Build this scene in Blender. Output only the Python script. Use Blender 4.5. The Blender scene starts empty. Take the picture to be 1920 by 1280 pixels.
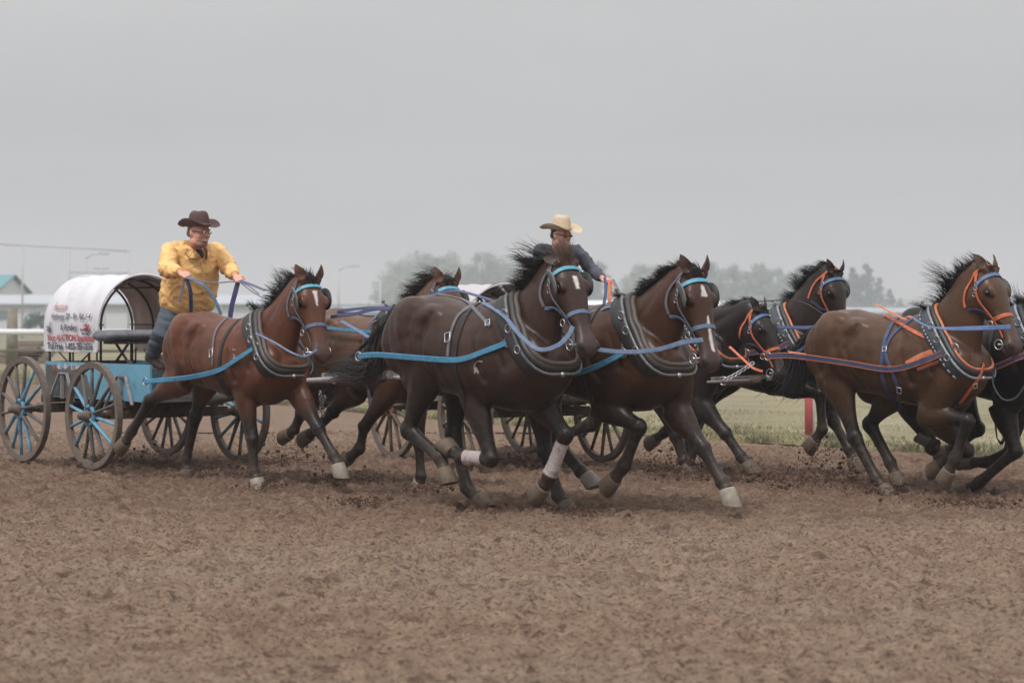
import bpy, math, random
import numpy as np
from mathutils import Vector, Matrix
from mathutils.bvhtree import BVHTree
from math import sin, cos, pi, radians, atan2, sqrt, exp

sc = bpy.context.scene
COL = sc.collection
# ------------------------------------------------------------------ camera
FPX, CAMH, HZ = 4000.0, 1.45, 590.0          # focal in photo pixels, eye height, horizon row
cam_d = bpy.data.cameras.new('camera'); cam = bpy.data.objects.new('camera', cam_d); COL.objects.link(cam)
cam.location = (0, 0, CAMH); cam.rotation_euler = (radians(90), 0, 0)
cam_d.sensor_width = 36.0; cam_d.lens = FPX / 1920 * 36.0; cam_d.shift_y = (HZ - 640) / 1920
cam_d.clip_end = 3000; cam_d.clip_start = 0.1
cam_d.dof.use_dof = True; cam_d.dof.focus_distance = 16.6; cam_d.dof.aperture_fstop = 2.8
sc.camera = cam
# ------------------------------------------------------------------ sky and sun
SUN_EL, SUN_AZ = radians(58), radians(-25)
w = bpy.data.worlds.new('World'); sc.world = w; w.use_nodes = True
nt = w.node_tree; nt.nodes.clear()
N = nt.nodes.new; L = nt.links.new
out = N('ShaderNodeOutputWorld'); bg = N('ShaderNodeBackground'); L(bg.outputs[0], out.inputs[0])
tc = N('ShaderNodeTexCoord'); sep = N('ShaderNodeSeparateXYZ'); L(tc.outputs['Generated'], sep.inputs[0])
ramp = N('ShaderNodeValToRGB'); L(sep.outputs[2], ramp.inputs[0])
cr = ramp.color_ramp
stops = [(0.0, (.56, .55, .54)), (0.022, (.53, .523, .516)), (0.06, (.40, .397, .395)), (0.09, (.37, .368, .368)), (0.145, (.43, .428, .43)), (0.3, (.62, .62, .63)), (0.6, (.92, .92, .94)), (1.0, (1.12, 1.13, 1.15))]
cr.elements[0].position = 0; cr.elements[0].color = (*stops[0][1], 1)
cr.elements[1].position = 1; cr.elements[1].color = (*stops[-1][1], 1)
for p_, c_ in stops[1:-1]:
    e_ = cr.elements.new(p_); e_.color = (*c_, 1)
mp = N('ShaderNodeMapping'); mp.inputs['Scale'].default_value = (2.2, 2.2, 9.0); L(tc.outputs['Generated'], mp.inputs[0])
nz = N('ShaderNodeTexNoise'); nz.inputs['Scale'].default_value = 1.6; nz.inputs['Detail'].default_value = 3; L(mp.outputs[0], nz.inputs['Vector'])
mr = N('ShaderNodeMapRange'); mr.inputs[1].default_value = .3; mr.inputs[2].default_value = .7; mr.inputs[3].default_value = .91; mr.inputs[4].default_value = 1.09
L(nz.outputs[0], mr.inputs[0])
mul = N('ShaderNodeVectorMath'); mul.operation = 'SCALE'; L(ramp.outputs[0], mul.inputs[0]); L(mr.outputs[0], mul.inputs['Scale'])
sky = N('ShaderNodeTexSky'); sky.sky_type = 'NISHITA'; sky.sun_disc = False; sky.sun_elevation = SUN_EL; sky.sun_rotation = pi - SUN_AZ if False else radians(205)
hs = N('ShaderNodeHueSaturation'); hs.inputs['Saturation'].default_value = 0.15; L(sky.outputs[0], hs.inputs['Color'])
sm = N('ShaderNodeVectorMath'); sm.operation = 'SCALE'; sm.inputs['Scale'].default_value = 0.004; L(hs.outputs[0], sm.inputs[0])
ad = N('ShaderNodeVectorMath'); ad.operation = 'ADD'; L(mul.outputs[0], ad.inputs[0]); L(sm.outputs[0], ad.inputs[1])
L(ad.outputs[0], bg.inputs[0]); bg.inputs[1].default_value = 1.0
sd = bpy.data.lights.new('sun', 'SUN'); sd.energy = 1.9; sd.angle = radians(11); sd.color = (1, .965, .92)
sun = bpy.data.objects.new('sun', sd); COL.objects.link(sun); sun.rotation_euler = (radians(32), 0, radians(-25))
sc.view_settings.view_transform = 'Standard'; sc.view_settings.look = 'None'; sc.view_settings.exposure = 0.35
sc.cycles.use_denoising = True
sc.cycles.volume_bounces = 0; sc.cycles.max_bounces = 6; sc.cycles.transparent_max_bounces = 8
sc.cycles.volume_step_rate = 4

# ------------------------------------------------------------------ helpers
def S(r, g, b):
    f = lambda c: (c/255/12.92 if c/255 <= .04045 else ((c/255+.055)/1.055)**2.4)
    return (f(r), f(g), f(b))
def ray(u, v): return Vector(((u-960)/FPX, 1.0, (HZ-v)/FPX))
def at(u, v, y): return Vector((0, 0, CAMH)) + ray(u, v)*y
def ground_at(u, v, z=0):
    d = ray(u, v); t = (z-CAMH)/d.z
    return Vector((0, 0, CAMH)) + d*t
EYE = Vector((0, 0, CAMH))

def tag(o, label=None, cat=None, group=None, kind=None):
    if label: o['label'] = label
    if cat: o['category'] = cat
    if group: o['group'] = group
    if kind: o['kind'] = kind
    return o
def empty(name, loc, label=None, cat=None, group=None, rz=0):
    o = bpy.data.objects.new(name, None); COL.objects.link(o); o.location = loc; o.rotation_euler = (0, 0, rz); o.empty_display_size = .2
    return tag(o, label, cat, group)

class MB:
    def __init__(s): s.v = []; s.f = []
    def add(s, verts, faces):
        n = len(s.v); s.v.extend([tuple(p) for p in verts]); s.f.extend([tuple(i+n for i in f) for f in faces]); return s
    def loft(s, rings, cap=True, closed=False):
        n = len(s.v); k = len(rings[0])
        for r in rings: s.v.extend([tuple(p) for p in r])
        m = len(rings)
        for i in range(m if closed else m-1):
            a = n+i*k; b = n+((i+1) % m)*k
            for j in range(k):
                j2 = (j+1) % k
                s.f.append((a+j, a+j2, b+j2, b+j))
        if cap and not closed:
            s.f.append(tuple(n+j for j in range(k))[::-1]); s.f.append(tuple(n+(m-1)*k+j for j in range(k)))
        return s
    def tube(s, pts, rad, lat=None, k=12, cap=True, closed=False):
        """rad: scalar, list of scalars, or list of (ra, rb); rb lies along lat"""
        pts = [Vector(p) for p in pts]; m = len(pts)
        if not isinstance(rad, (list, tuple)): rad = [rad]*m
        rings = []; prev = None
        for i in range(m):
            if closed: t = (pts[(i+1) % m]-pts[i-1])
            else: t = pts[min(i+1, m-1)]-pts[max(i-1, 0)]
            if t.length < 1e-9: t = Vector((0, 0, 1))
            t.normalize()
            if lat is not None: b = Vector(lat[i] if isinstance(lat, list) else lat)
            elif prev is not None: b = prev
            else: b = Vector((0, 0, 1)) if abs(t.z) < .9 else Vector((1, 0, 0))
            b = (b - t*b.dot(t))
            if b.length < 1e-6: b = t.orthogonal()
            b.normalize(); prev = b; a = b.cross(t)
            r = rad[i]; ra, rb = (r if isinstance(r, (tuple, list)) else (r, r))
            rings.append([pts[i] + a*(ra*cos(2*pi*j/k)) + b*(rb*sin(2*pi*j/k)) for j in range(k)])
        return s.loft(rings, cap, closed)
    def ball(s, c, r, axes=None, nu=12, nv=8):
        c = Vector(c)
        if not isinstance(r, (tuple, list)): r = (r, r, r)
        ax = axes or (Vector((1, 0, 0)), Vector((0, 1, 0)), Vector((0, 0, 1)))
        n = len(s.v)
        s.v.append(tuple(c + ax[2]*r[2]))
        for i in range(1, nv):
            th = pi*i/nv
            for j in range(nu):
                ph = 2*pi*j/nu
                s.v.append(tuple(c + ax[0]*(r[0]*sin(th)*cos(ph)) + ax[1]*(r[1]*sin(th)*sin(ph)) + ax[2]*(r[2]*cos(th))))
        s.v.append(tuple(c - ax[2]*r[2])); e = len(s.v)-1
        for j in range(nu):
            s.f.append((n, n+1+j, n+1+(j+1) % nu)); b = n+1+(nv-2)*nu
            s.f.append((e, b+(j+1) % nu, b+j))
        for i in range(nv-2):
            for j in range(nu):
                a = n+1+i*nu; s.f.append((a+j, a+nu+j, a+nu+(j+1) % nu, a+(j+1) % nu))
        return s
    def box(s, c, h, axes=None):
        c = Vector(c); ax = axes or (Vector((1, 0, 0)), Vector((0, 1, 0)), Vector((0, 0, 1)))
        vs = [c + ax[0]*(h[0]*i) + ax[1]*(h[1]*j) + ax[2]*(h[2]*k) for i in (-1, 1) for j in (-1, 1) for k in (-1, 1)]
        return s.add(vs, [(0, 1, 3, 2), (4, 6, 7, 5), (0, 4, 5, 1), (2, 3, 7, 6), (0, 2, 6, 4), (1, 5, 7, 3)])
    def bar(s, a, b, wx, wz, up=Vector((0, 0, 1))):
        a = Vector(a); b = Vector(b); t = (b-a); l = t.length; t.normalize(); x = t.cross(up)
        if x.length < 1e-4: x = t.cross(Vector((1, 0, 0)))
        x.normalize(); z = x.cross(t)
        return s.box((a+b)/2, (l/2, wx/2, wz/2), (t, x, z))
    def ribbon(s, pts, nrm, width, th=.004):
        """strap: pts on its centre line, nrm = outward normal per point"""
        pts = [Vector(p) for p in pts]; m = len(pts); rings = []
        for i in range(m):
            t = pts[min(i+1, m-1)]-pts[max(i-1, 0)]
            if t.length < 1e-9: t = Vector((1, 0, 0))
            t.normalize(); n = Vector(nrm[i] if isinstance(nrm, list) else nrm); n = n - t*n.dot(t)
            if n.length < 1e-6: n = t.orthogonal()
            n.normalize(); wv = t.cross(n)
            w2 = (width[i] if isinstance(width, list) else width)/2
            rings.append([pts[i]+wv*w2, pts[i]+wv*w2*.8+n*th, pts[i]-wv*w2*.8+n*th, pts[i]-wv*w2])
        return s.loft(rings)
    def build(s, name, mat, parent=None, smooth=True, loc=None):
        me = bpy.data.meshes.new(name); me.from_pydata(s.v, [], s.f)
        return link_mesh(me, name, mat, parent, smooth)
def link_mesh(me, name, mat, parent=None, smooth=True):
    if mat is not None: me.materials.append(mat)
    if smooth: me.polygons.foreach_set('use_smooth', [True]*len(me.polygons))
    me.update()
    o = bpy.data.objects.new(name, me); COL.objects.link(o)
    if parent is not None:
        o.parent = parent; o.matrix_parent_inverse = wmat(parent).inverted()
    return o
def wmat(o):
    m = Matrix.LocRotScale(o.location, o.rotation_euler, o.scale)
    if o.parent: m = wmat(o.parent) @ o.matrix_parent_inverse @ m
    return m
def recentre(o):
    """put a top-level mesh's origin at the middle of its base"""
    me = o.data; co = np.empty(len(me.vertices)*3, dtype=np.float32); me.vertices.foreach_get('co', co); co = co.reshape(-1, 3)
    c = (co.min(0)+co.max(0))/2; c[2] = co[:, 2].min()
    me.transform(Matrix.Translation(-Vector(c.tolist()))); o.location = c.tolist(); return o
def fuse(mb, voxel, smooth=3, shrinkfix=0.0):
    """union of all closed shapes in mb as ONE continuous surface"""
    me = bpy.data.meshes.new('tmp'); me.from_pydata(mb.v, [], mb.f)
    import bmesh
    bm = bmesh.new(); bm.from_mesh(me); bmesh.ops.recalc_face_normals(bm, faces=bm.faces); bm.to_mesh(me); bm.free()
    o = bpy.data.objects.new('tmp', me); COL.objects.link(o)
    m = o.modifiers.new('r', 'REMESH'); m.mode = 'VOXEL'; m.voxel_size = voxel; m.use_smooth_shade = True
    if smooth:
        m2 = o.modifiers.new('s', 'SMOOTH'); m2.factor = .5; m2.iterations = smooth
    dg = bpy.context.evaluated_depsgraph_get(); ev = o.evaluated_get(dg)
    res = bpy.data.meshes.new_from_object(ev); bpy.data.objects.remove(o); bpy.data.meshes.remove(me)
    return res
def mesh_np(me):
    n = len(me.vertices); co = np.empty(n*3, dtype=np.float32); me.vertices.foreach_get('co', co); co = co.reshape(-1, 3)
    return co.astype(np.float64)
def mesh_nrm(me):
    n = len(me.vertices); a = np.empty(n*3, dtype=np.float32); me.vertices.foreach_get('normal', a); return a.reshape(-1, 3)
def set_col(me, rgb, name='col'):
    at_ = me.color_attributes.new(name, 'FLOAT_COLOR', 'POINT')
    a = np.ones((len(me.vertices), 4), dtype=np.float32); a[:, :3] = rgb; at_.data.foreach_set('color', a.ravel())
def bvh_of(me):
    return BVHTree.FromPolygons([v.co.copy() for v in me.vertices], [tuple(p.vertices) for p in me.polygons])
def curve_pts(P, n=8):
    """Catmull-Rom through P (any dimension tuples)"""
    P = [np.array(p, dtype=float) for p in P]; m = len(P); R = []
    for i in range(m-1):
        p0 = P[max(i-1, 0)]; p1 = P[i]; p2 = P[i+1]; p3 = P[min(i+2, m-1)]
        for j in range(n):
            t = j/n
            R.append(.5*((2*p1)+(-p0+p2)*t+(2*p0-5*p1+4*p2-p3)*t*t+(-p0+3*p1-3*p2+p3)*t**3))
    R.append(P[-1]); return R
# numpy value noise
def _h(ix, iy, seed):
    n = (ix.astype(np.int64)*374761393 + iy.astype(np.int64)*668265263 + seed*982451653) & 0x7fffffff
    n = ((n ^ (n >> 13))*1274126177) & 0x7fffffff
    n = (n ^ (n >> 16)) & 0xffffff
    return n/float(0xffffff)
def vnoise(x, y, seed=0):
    ix = np.floor(x); iy = np.floor(y); fx = x-ix; fy = y-iy
    fx = fx*fx*(3-2*fx); fy = fy*fy*(3-2*fy)
    a = _h(ix, iy, seed); b = _h(ix+1, iy, seed); c = _h(ix, iy+1, seed); d = _h(ix+1, iy+1, seed)
    return (a*(1-fx)+b*fx)*(1-fy)+(c*(1-fx)+d*fx)*fy
def sst(e0, e1, x):
    t = np.clip((x-e0)/(e1-e0), 0, 1); return t*t*(3-2*t)

# ------------------------------------------------------------------ materials
MATS = {}
def mat(name, col, rough=.6, metal=0.0, noise=.0, nscale=20, bump=0, bscale=60, attr=None, sheen=0, spec=.5, col2=None, dirt=0, dirtcol=(.13, .095, .075), trans=0):
    key = name
    if key in MATS: return MATS[key]
    m = bpy.data.materials.new(name); m.use_nodes = True; nt = m.node_tree; nd = nt.nodes; lk = nt.links.new
    b = nd['Principled BSDF']; b.inputs['Roughness'].default_value = rough; b.inputs['Metallic'].default_value = metal
    b.inputs['Specular IOR Level'].default_value = spec
    if sheen: b.inputs['Sheen Weight'].default_value = sheen; b.inputs['Sheen Roughness'].default_value = .4
    tcn = nd.new('ShaderNodeTexCoord')
    base = None
    if attr:
        at_ = nd.new('ShaderNodeAttribute'); at_.attribute_name = attr; base = at_.outputs['Color']
    else:
        rgb = nd.new('ShaderNodeRGB'); rgb.outputs[0].default_value = (*col, 1); base = rgb.outputs[0]
    if noise or col2:
        n = nd.new('ShaderNodeTexNoise'); n.inputs['Scale'].default_value = nscale; n.inputs['Detail'].default_value = 5; lk(tcn.outputs['Object'], n.inputs['Vector'])
        r = nd.new('ShaderNodeMapRange'); r.inputs[1].default_value = .3; r.inputs[2].default_value = .7
        lk(n.outputs[0], r.inputs[0])
        if col2:
            r.inputs[1].default_value = .42; r.inputs[2].default_value = .58
            mx = nd.new('ShaderNodeMix'); mx.data_type = 'RGBA'; lk(r.outputs[0], mx.inputs[0]); lk(base, mx.inputs[6]); mx.inputs[7].default_value = (*col2, 1); base = mx.outputs[2]
        if noise:
            r2 = nd.new('ShaderNodeMapRange'); r2.inputs[1].default_value = .3; r2.inputs[2].default_value = .7; r2.inputs[3].default_value = 1-noise; r2.inputs[4].default_value = 1+noise
            lk(n.outputs[0], r2.inputs[0])
            sc_ = nd.new('ShaderNodeVectorMath'); sc_.operation = 'SCALE'; lk(base, sc_.inputs[0]); lk(r2.outputs[0], sc_.inputs['Scale']); base = sc_.outputs[0]
    if dirt:
        n = nd.new('ShaderNodeTexNoise'); n.inputs['Scale'].default_value = 9; n.inputs['Detail'].default_value = 8; n.inputs['Roughness'].default_value = .7; lk(tcn.outputs['Object'], n.inputs['Vector'])
        r = nd.new('ShaderNodeMapRange'); r.inputs[1].default_value = .62-dirt*.3; r.inputs[2].default_value = .78-dirt*.3; lk(n.outputs[0], r.inputs[0])
        mx = nd.new('ShaderNodeMix'); mx.data_type = 'RGBA'; lk(r.outputs[0], mx.inputs[0]); lk(base, mx.inputs[6]); mx.inputs[7].default_value = (*dirtcol, 1); base = mx.outputs[2]
    lk(base, b.inputs['Base Color'])
    if bump:
        n = nd.new('ShaderNodeTexNoise'); n.inputs['Scale'].default_value = bscale; n.inputs['Detail'].default_value = 4; lk(tcn.outputs['Object'], n.inputs['Vector'])
        bp = nd.new('ShaderNodeBump'); bp.inputs['Strength'].default_value = 1; bp.inputs['Distance'].default_value = bump; lk(n.outputs[0], bp.inputs['Height']); lk(bp.outputs[0], b.inputs['Normal'])
    if trans: b.inputs['Transmission Weight'].default_value = trans
    MATS[key] = m; return m
# ------------------------------------------------------------------ the ground
GE = [(-40, 90), (-20, 61), (-12, 48), (-6, 38.5), (-2.5, 32.2), (.9, 26.6), (2.6, 24.4), (5.06, 21.6), (9, 17.6), (14, 13)]   # inner edge of the dirt track
def edge_y(x):
    return np.interp(x, [p[0] for p in GE], [p[1] for p in GE])
def dirt_height(x, y):
    wx = x + .05*vnoise(x*5, y*5, 3); wy = y + .05*vnoise(x*5, y*5, 4)
    h = .030*(vnoise(wx*3.1, wy*3.6, 11)-.5) + .050*(vnoise(wx*9, wy*10, 12)-.5)
    n1 = vnoise(wx*20, wy*28, 13); n2 = vnoise(wx*44+7, wy*52, 14); n3 = vnoise(x*95, y*95, 15)
    clod = sst(.62, .80, n1); clod2 = sst(.55, .9, n2)
    h += .026*clod + .015*clod2 + .010*(n3-.5)
    h += .016*(vnoise(x*1.3, y*14, 16)-.5)
    h += .05*(vnoise(x*.55, y*.7, 17)-.5)*sst(0, 6, y)
    return h - .025
def build_track():
    x0, x1, y0, y1 = -9.6, 9.6, 6.4, 27.0
    nx, ny = 1130, 900
    xs = np.linspace(x0, x1, nx); ys = y0 + (y1-y0)*np.linspace(0, 1, ny)**1.25
    X, Y = np.meshgrid(xs, ys); Z = dirt_height(X, Y)
    rs = np.random.RandomState(5)                                   # hoof prints: a pit with a raised heel of pushed dirt
    for _ in range(2600):
        px = rs.uniform(x0+.5, x1-.5); py = rs.uniform(y0+.5, y1-1.2); r = rs.uniform(.045, .085); dp = rs.uniform(.018, .045); an = rs.normal(-.78, .35)
        j0, j1 = np.searchsorted(ys, [py-r*3, py+r*3]); i0, i1 = np.searchsorted(xs, [px-r*3, px+r*3])
        if j1-j0 < 2 or i1-i0 < 2: continue
        dx = X[j0:j1, i0:i1]-px; dy = Y[j0:j1, i0:i1]-py; u_ = dx*cos(an)+dy*sin(an); v_ = -dx*sin(an)+dy*cos(an); d = np.sqrt((u_/1.25)**2+v_**2)/r
        Z[j0:j1, i0:i1] += -dp*np.exp(-d**4*.9) + dp*.55*np.exp(-((d-1.35)/.38)**2)*(.6-.5*np.tanh(u_/r))
    fade = np.minimum.reduce([sst(x0, x0+.4, X), 1-sst(x1-.4, x1, X), sst(y0, y0+.4, Y), 1-sst(y1-1.0, y1, Y)])
    Z = Z*fade
    gq = sst(-1.1, -.1, Y-edge_y(X)); Z = Z*(1-gq*.8) + .004*gq
    far = sst(1.2, 2.2, Y-edge_y(X)); Z = Z*(1-far) - .03*far
    co = np.stack([X, Y, Z], -1).reshape(-1, 3).astype(np.float32)
    i = np.arange(nx*ny).reshape(ny, nx); q = np.stack([i[:-1, :-1], i[:-1, 1:], i[1:, 1:], i[1:, :-1]], -1).reshape(-1, 4)
    me = bpy.data.meshes.new('dirt_track'); me.vertices.add(len(co)); me.vertices.foreach_set('co', co.ravel())
    me.loops.add(q.size); me.loops.foreach_set('vertex_index', q.ravel().astype(np.int32)); me.polygons.add(len(q))
    me.polygons.foreach_set('loop_start', np.arange(0, q.size, 4, dtype=np.int32)); me.update(calc_edges=True)
    o = link_mesh(me, 'dirt_track', dirt_mat(), None, True); tag(o, kind='structure')
    # the track beyond, lying lower than the churned sheet
    mb = MB(); z = -.004
    mb.add([(-300, -60, z), (300, -60, z), (300, 6.45, z), (-300, 6.45, z)], [(0, 1, 2, 3)])
    mb.add([(-300, 6.45, z), (-9.58, 6.45, z), (-9.58, 26.4, z), (-300, 26.4, z)], [(0, 1, 2, 3)])
    mb.add([(9.58, 6.45, z), (300, 6.45, z), (300, 26.4, z), (9.58, 26.4, z)], [(0, 1, 2, 3)])
    mb.add([(-300, 26.4, z), (300, 26.4, z), (300, 140, z), (-300, 140, z)], [(0, 1, 2, 3)])
    o = mb.build('track_surface', dirt_mat(), None, False); tag(o, kind='structure')
def dirt_mat():
    if 'dirt' in MATS: return MATS['dirt']
    m = bpy.data.materials.new('dirt'); m.use_nodes = True; nd = m.node_tree.nodes; lk = m.node_tree.links.new
    b = nd['Principled BSDF']; b.inputs['Roughness'].default_value = .95; b.inputs['Specular IOR Level'].default_value = .15
    g = nd.new('ShaderNodeNewGeometry')
    def noise(scale, det, sx=1, sy=1, rough=.6):
        mp = nd.new('ShaderNodeMapping'); mp.inputs['Scale'].default_value = (sx, sy, 1); lk(g.outputs['Position'], mp.inputs[0])
        n = nd.new('ShaderNodeTexNoise'); n.inputs['Scale'].default_value = scale; n.inputs['Detail'].default_value = det; n.inputs['Roughness'].default_value = rough
        lk(mp.outputs[0], n.inputs['Vector']); return n.outputs[0]
    def ramp(src, a, bb, lo, hi):
        r = nd.new('ShaderNodeMapRange'); r.inputs[1].default_value = a; r.inputs[2].default_value = bb; r.inputs[3].default_value = lo; r.inputs[4].default_value = hi; lk(src, r.inputs[0]); return r.outputs[0]
    def mix(f, a, bb):
        x = nd.new('ShaderNodeMix'); x.data_type = 'RGBA'; lk(f, x.inputs[0])
        if isinstance(a, tuple): x.inputs[6].default_value = (*a, 1)
        else: lk(a, x.inputs[6])
        if isinstance(bb, tuple): x.inputs[7].default_value = (*bb, 1)
        else: lk(bb, x.inputs[7])
        return x.outputs[2]
    c = mix(ramp(noise(.35, 4, 1, 1.6), .38, .62, 0, 1), (.184, .122, .085), (.198, .144, .104))
    c = mix(ramp(noise(7, 6), .42, .66, 0, .75), c, (.262, .186, .134))
    c = mix(ramp(noise(48, 5, .7, 1.5), .50, .62, 0, .8), c, (.058, .034, .025))
    c = mix(ramp(noise(11, 5, .55, 1.7), .57, .65, 0, .75), c, (.070, .041, .030))
    c = mix(ramp(noise(2.2, 5, 1, 2.5), .52, .68, 0, .55), c, (.105, .062, .045))
    sx = nd.new('ShaderNodeSeparateXYZ'); lk(g.outputs['Position'], sx.inputs[0])      # moist soil turned up along the racing line
    ad_ = nd.new('ShaderNodeMath'); ad_.operation = 'MULTIPLY_ADD'; lk(noise(.5, 4, .5, 1.5), ad_.inputs[0]); ad_.inputs[1].default_value = 5.0; lk(sx.outputs[1], ad_.inputs[2])
    up_ = ramp(ad_.outputs[0], 16.5, 18.5, 0, 1); dn = ramp(ad_.outputs[0], 24.0, 27.5, 1, 0); ml = nd.new('ShaderNodeMath'); ml.operation = 'MULTIPLY'; lk(up_, ml.inputs[0]); lk(dn, ml.inputs[1])
    m2 = nd.new('ShaderNodeMath'); m2.operation = 'MULTIPLY'; lk(ml.outputs[0], m2.inputs[0]); lk(ramp(noise(6, 6, .6, 1.8), .38, .62, .2, .75), m2.inputs[1])
    c = mix(m2.outputs[0], c, (.098, .056, .040))
    lk(c, b.inputs['Base Color'])
    bp = nd.new('ShaderNodeBump'); bp.inputs['Distance'].default_value = .012; lk(noise(55, 6), bp.inputs['Height']); lk(bp.outputs[0], b.inputs['Normal'])
    MATS['dirt'] = m; return m
build_track()
# ------------------------------------------------------------------ horses
UP = Vector((0, 0, 1))
HOOF = lambda: mat('hoof_horn', S(98, 84, 70), .7, noise=.25, nscale=30)
def smooth_tube(mb, P, R, lat, k=14, n=4):
    """tube through P with interpolated radii; every P[i] 3-vector, R[i] (ra, rb)"""
    a = [tuple(p)+tuple(r)+tuple(l) for p, r, l in zip(P, R, lat)]
    c = curve_pts(a, n)
    mb.tube([Vector(x[:3]) for x in c], [(max(.004, x[3]), max(.004, x[4])) for x in c], [Vector(x[5:8]) for x in c], k)

def coat_mat():
    if 'coat_' in MATS: return MATS['coat_']
    m = mat('horse_coat', (.1, .05, .03), .40, attr='col', bump=.0012, bscale=42, spec=.28, sheen=.06, noise=.14, nscale=26); nd = m.node_tree.nodes; lk = m.node_tree.links.new; b = nd['Principled BSDF']
    src = b.inputs['Base Color'].links[0].from_socket; tcn = nd.new('ShaderNodeTexCoord'); at_ = nd.new('ShaderNodeAttribute'); at_.attribute_name = 'mudw'; sp = nd.new('ShaderNodeSeparateColor'); lk(at_.outputs['Color'], sp.inputs[0])
    def nz(sc_, det):
        n = nd.new('ShaderNodeTexNoise'); n.inputs['Scale'].default_value = sc_; n.inputs['Detail'].default_value = det; n.inputs['Roughness'].default_value = .7; lk(tcn.outputs['Object'], n.inputs['Vector']); return n.outputs[0]
    a1 = nd.new('ShaderNodeMath'); a1.operation = 'MULTIPLY_ADD'; lk(sp.outputs[0], a1.inputs[0]); a1.inputs[1].default_value = .30; lk(nz(22, 8), a1.inputs[2])
    r = nd.new('ShaderNodeMapRange'); r.inputs[1].default_value = .66; r.inputs[2].default_value = .98; r.inputs[4].default_value = .62; lk(a1.outputs[0], r.inputs[0])
    mx = nd.new('ShaderNodeMix'); mx.data_type = 'RGBA'; lk(r.outputs[0], mx.inputs[0]); lk(src, mx.inputs[6]); mx.inputs[7].default_value = (*S(84, 70, 60), 1); lk(mx.outputs[2], b.inputs['Base Color'])
    r2 = nd.new('ShaderNodeMapRange'); r2.inputs[1].default_value = 0; r2.inputs[2].default_value = 1; r2.inputs[3].default_value = .38; r2.inputs[4].default_value = .75; lk(r.outputs[0], r2.inputs[0]); lk(r2.outputs[0], b.inputs['Roughness'])
    MATS['coat_'] = m; return m
class Horse: pass
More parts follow.
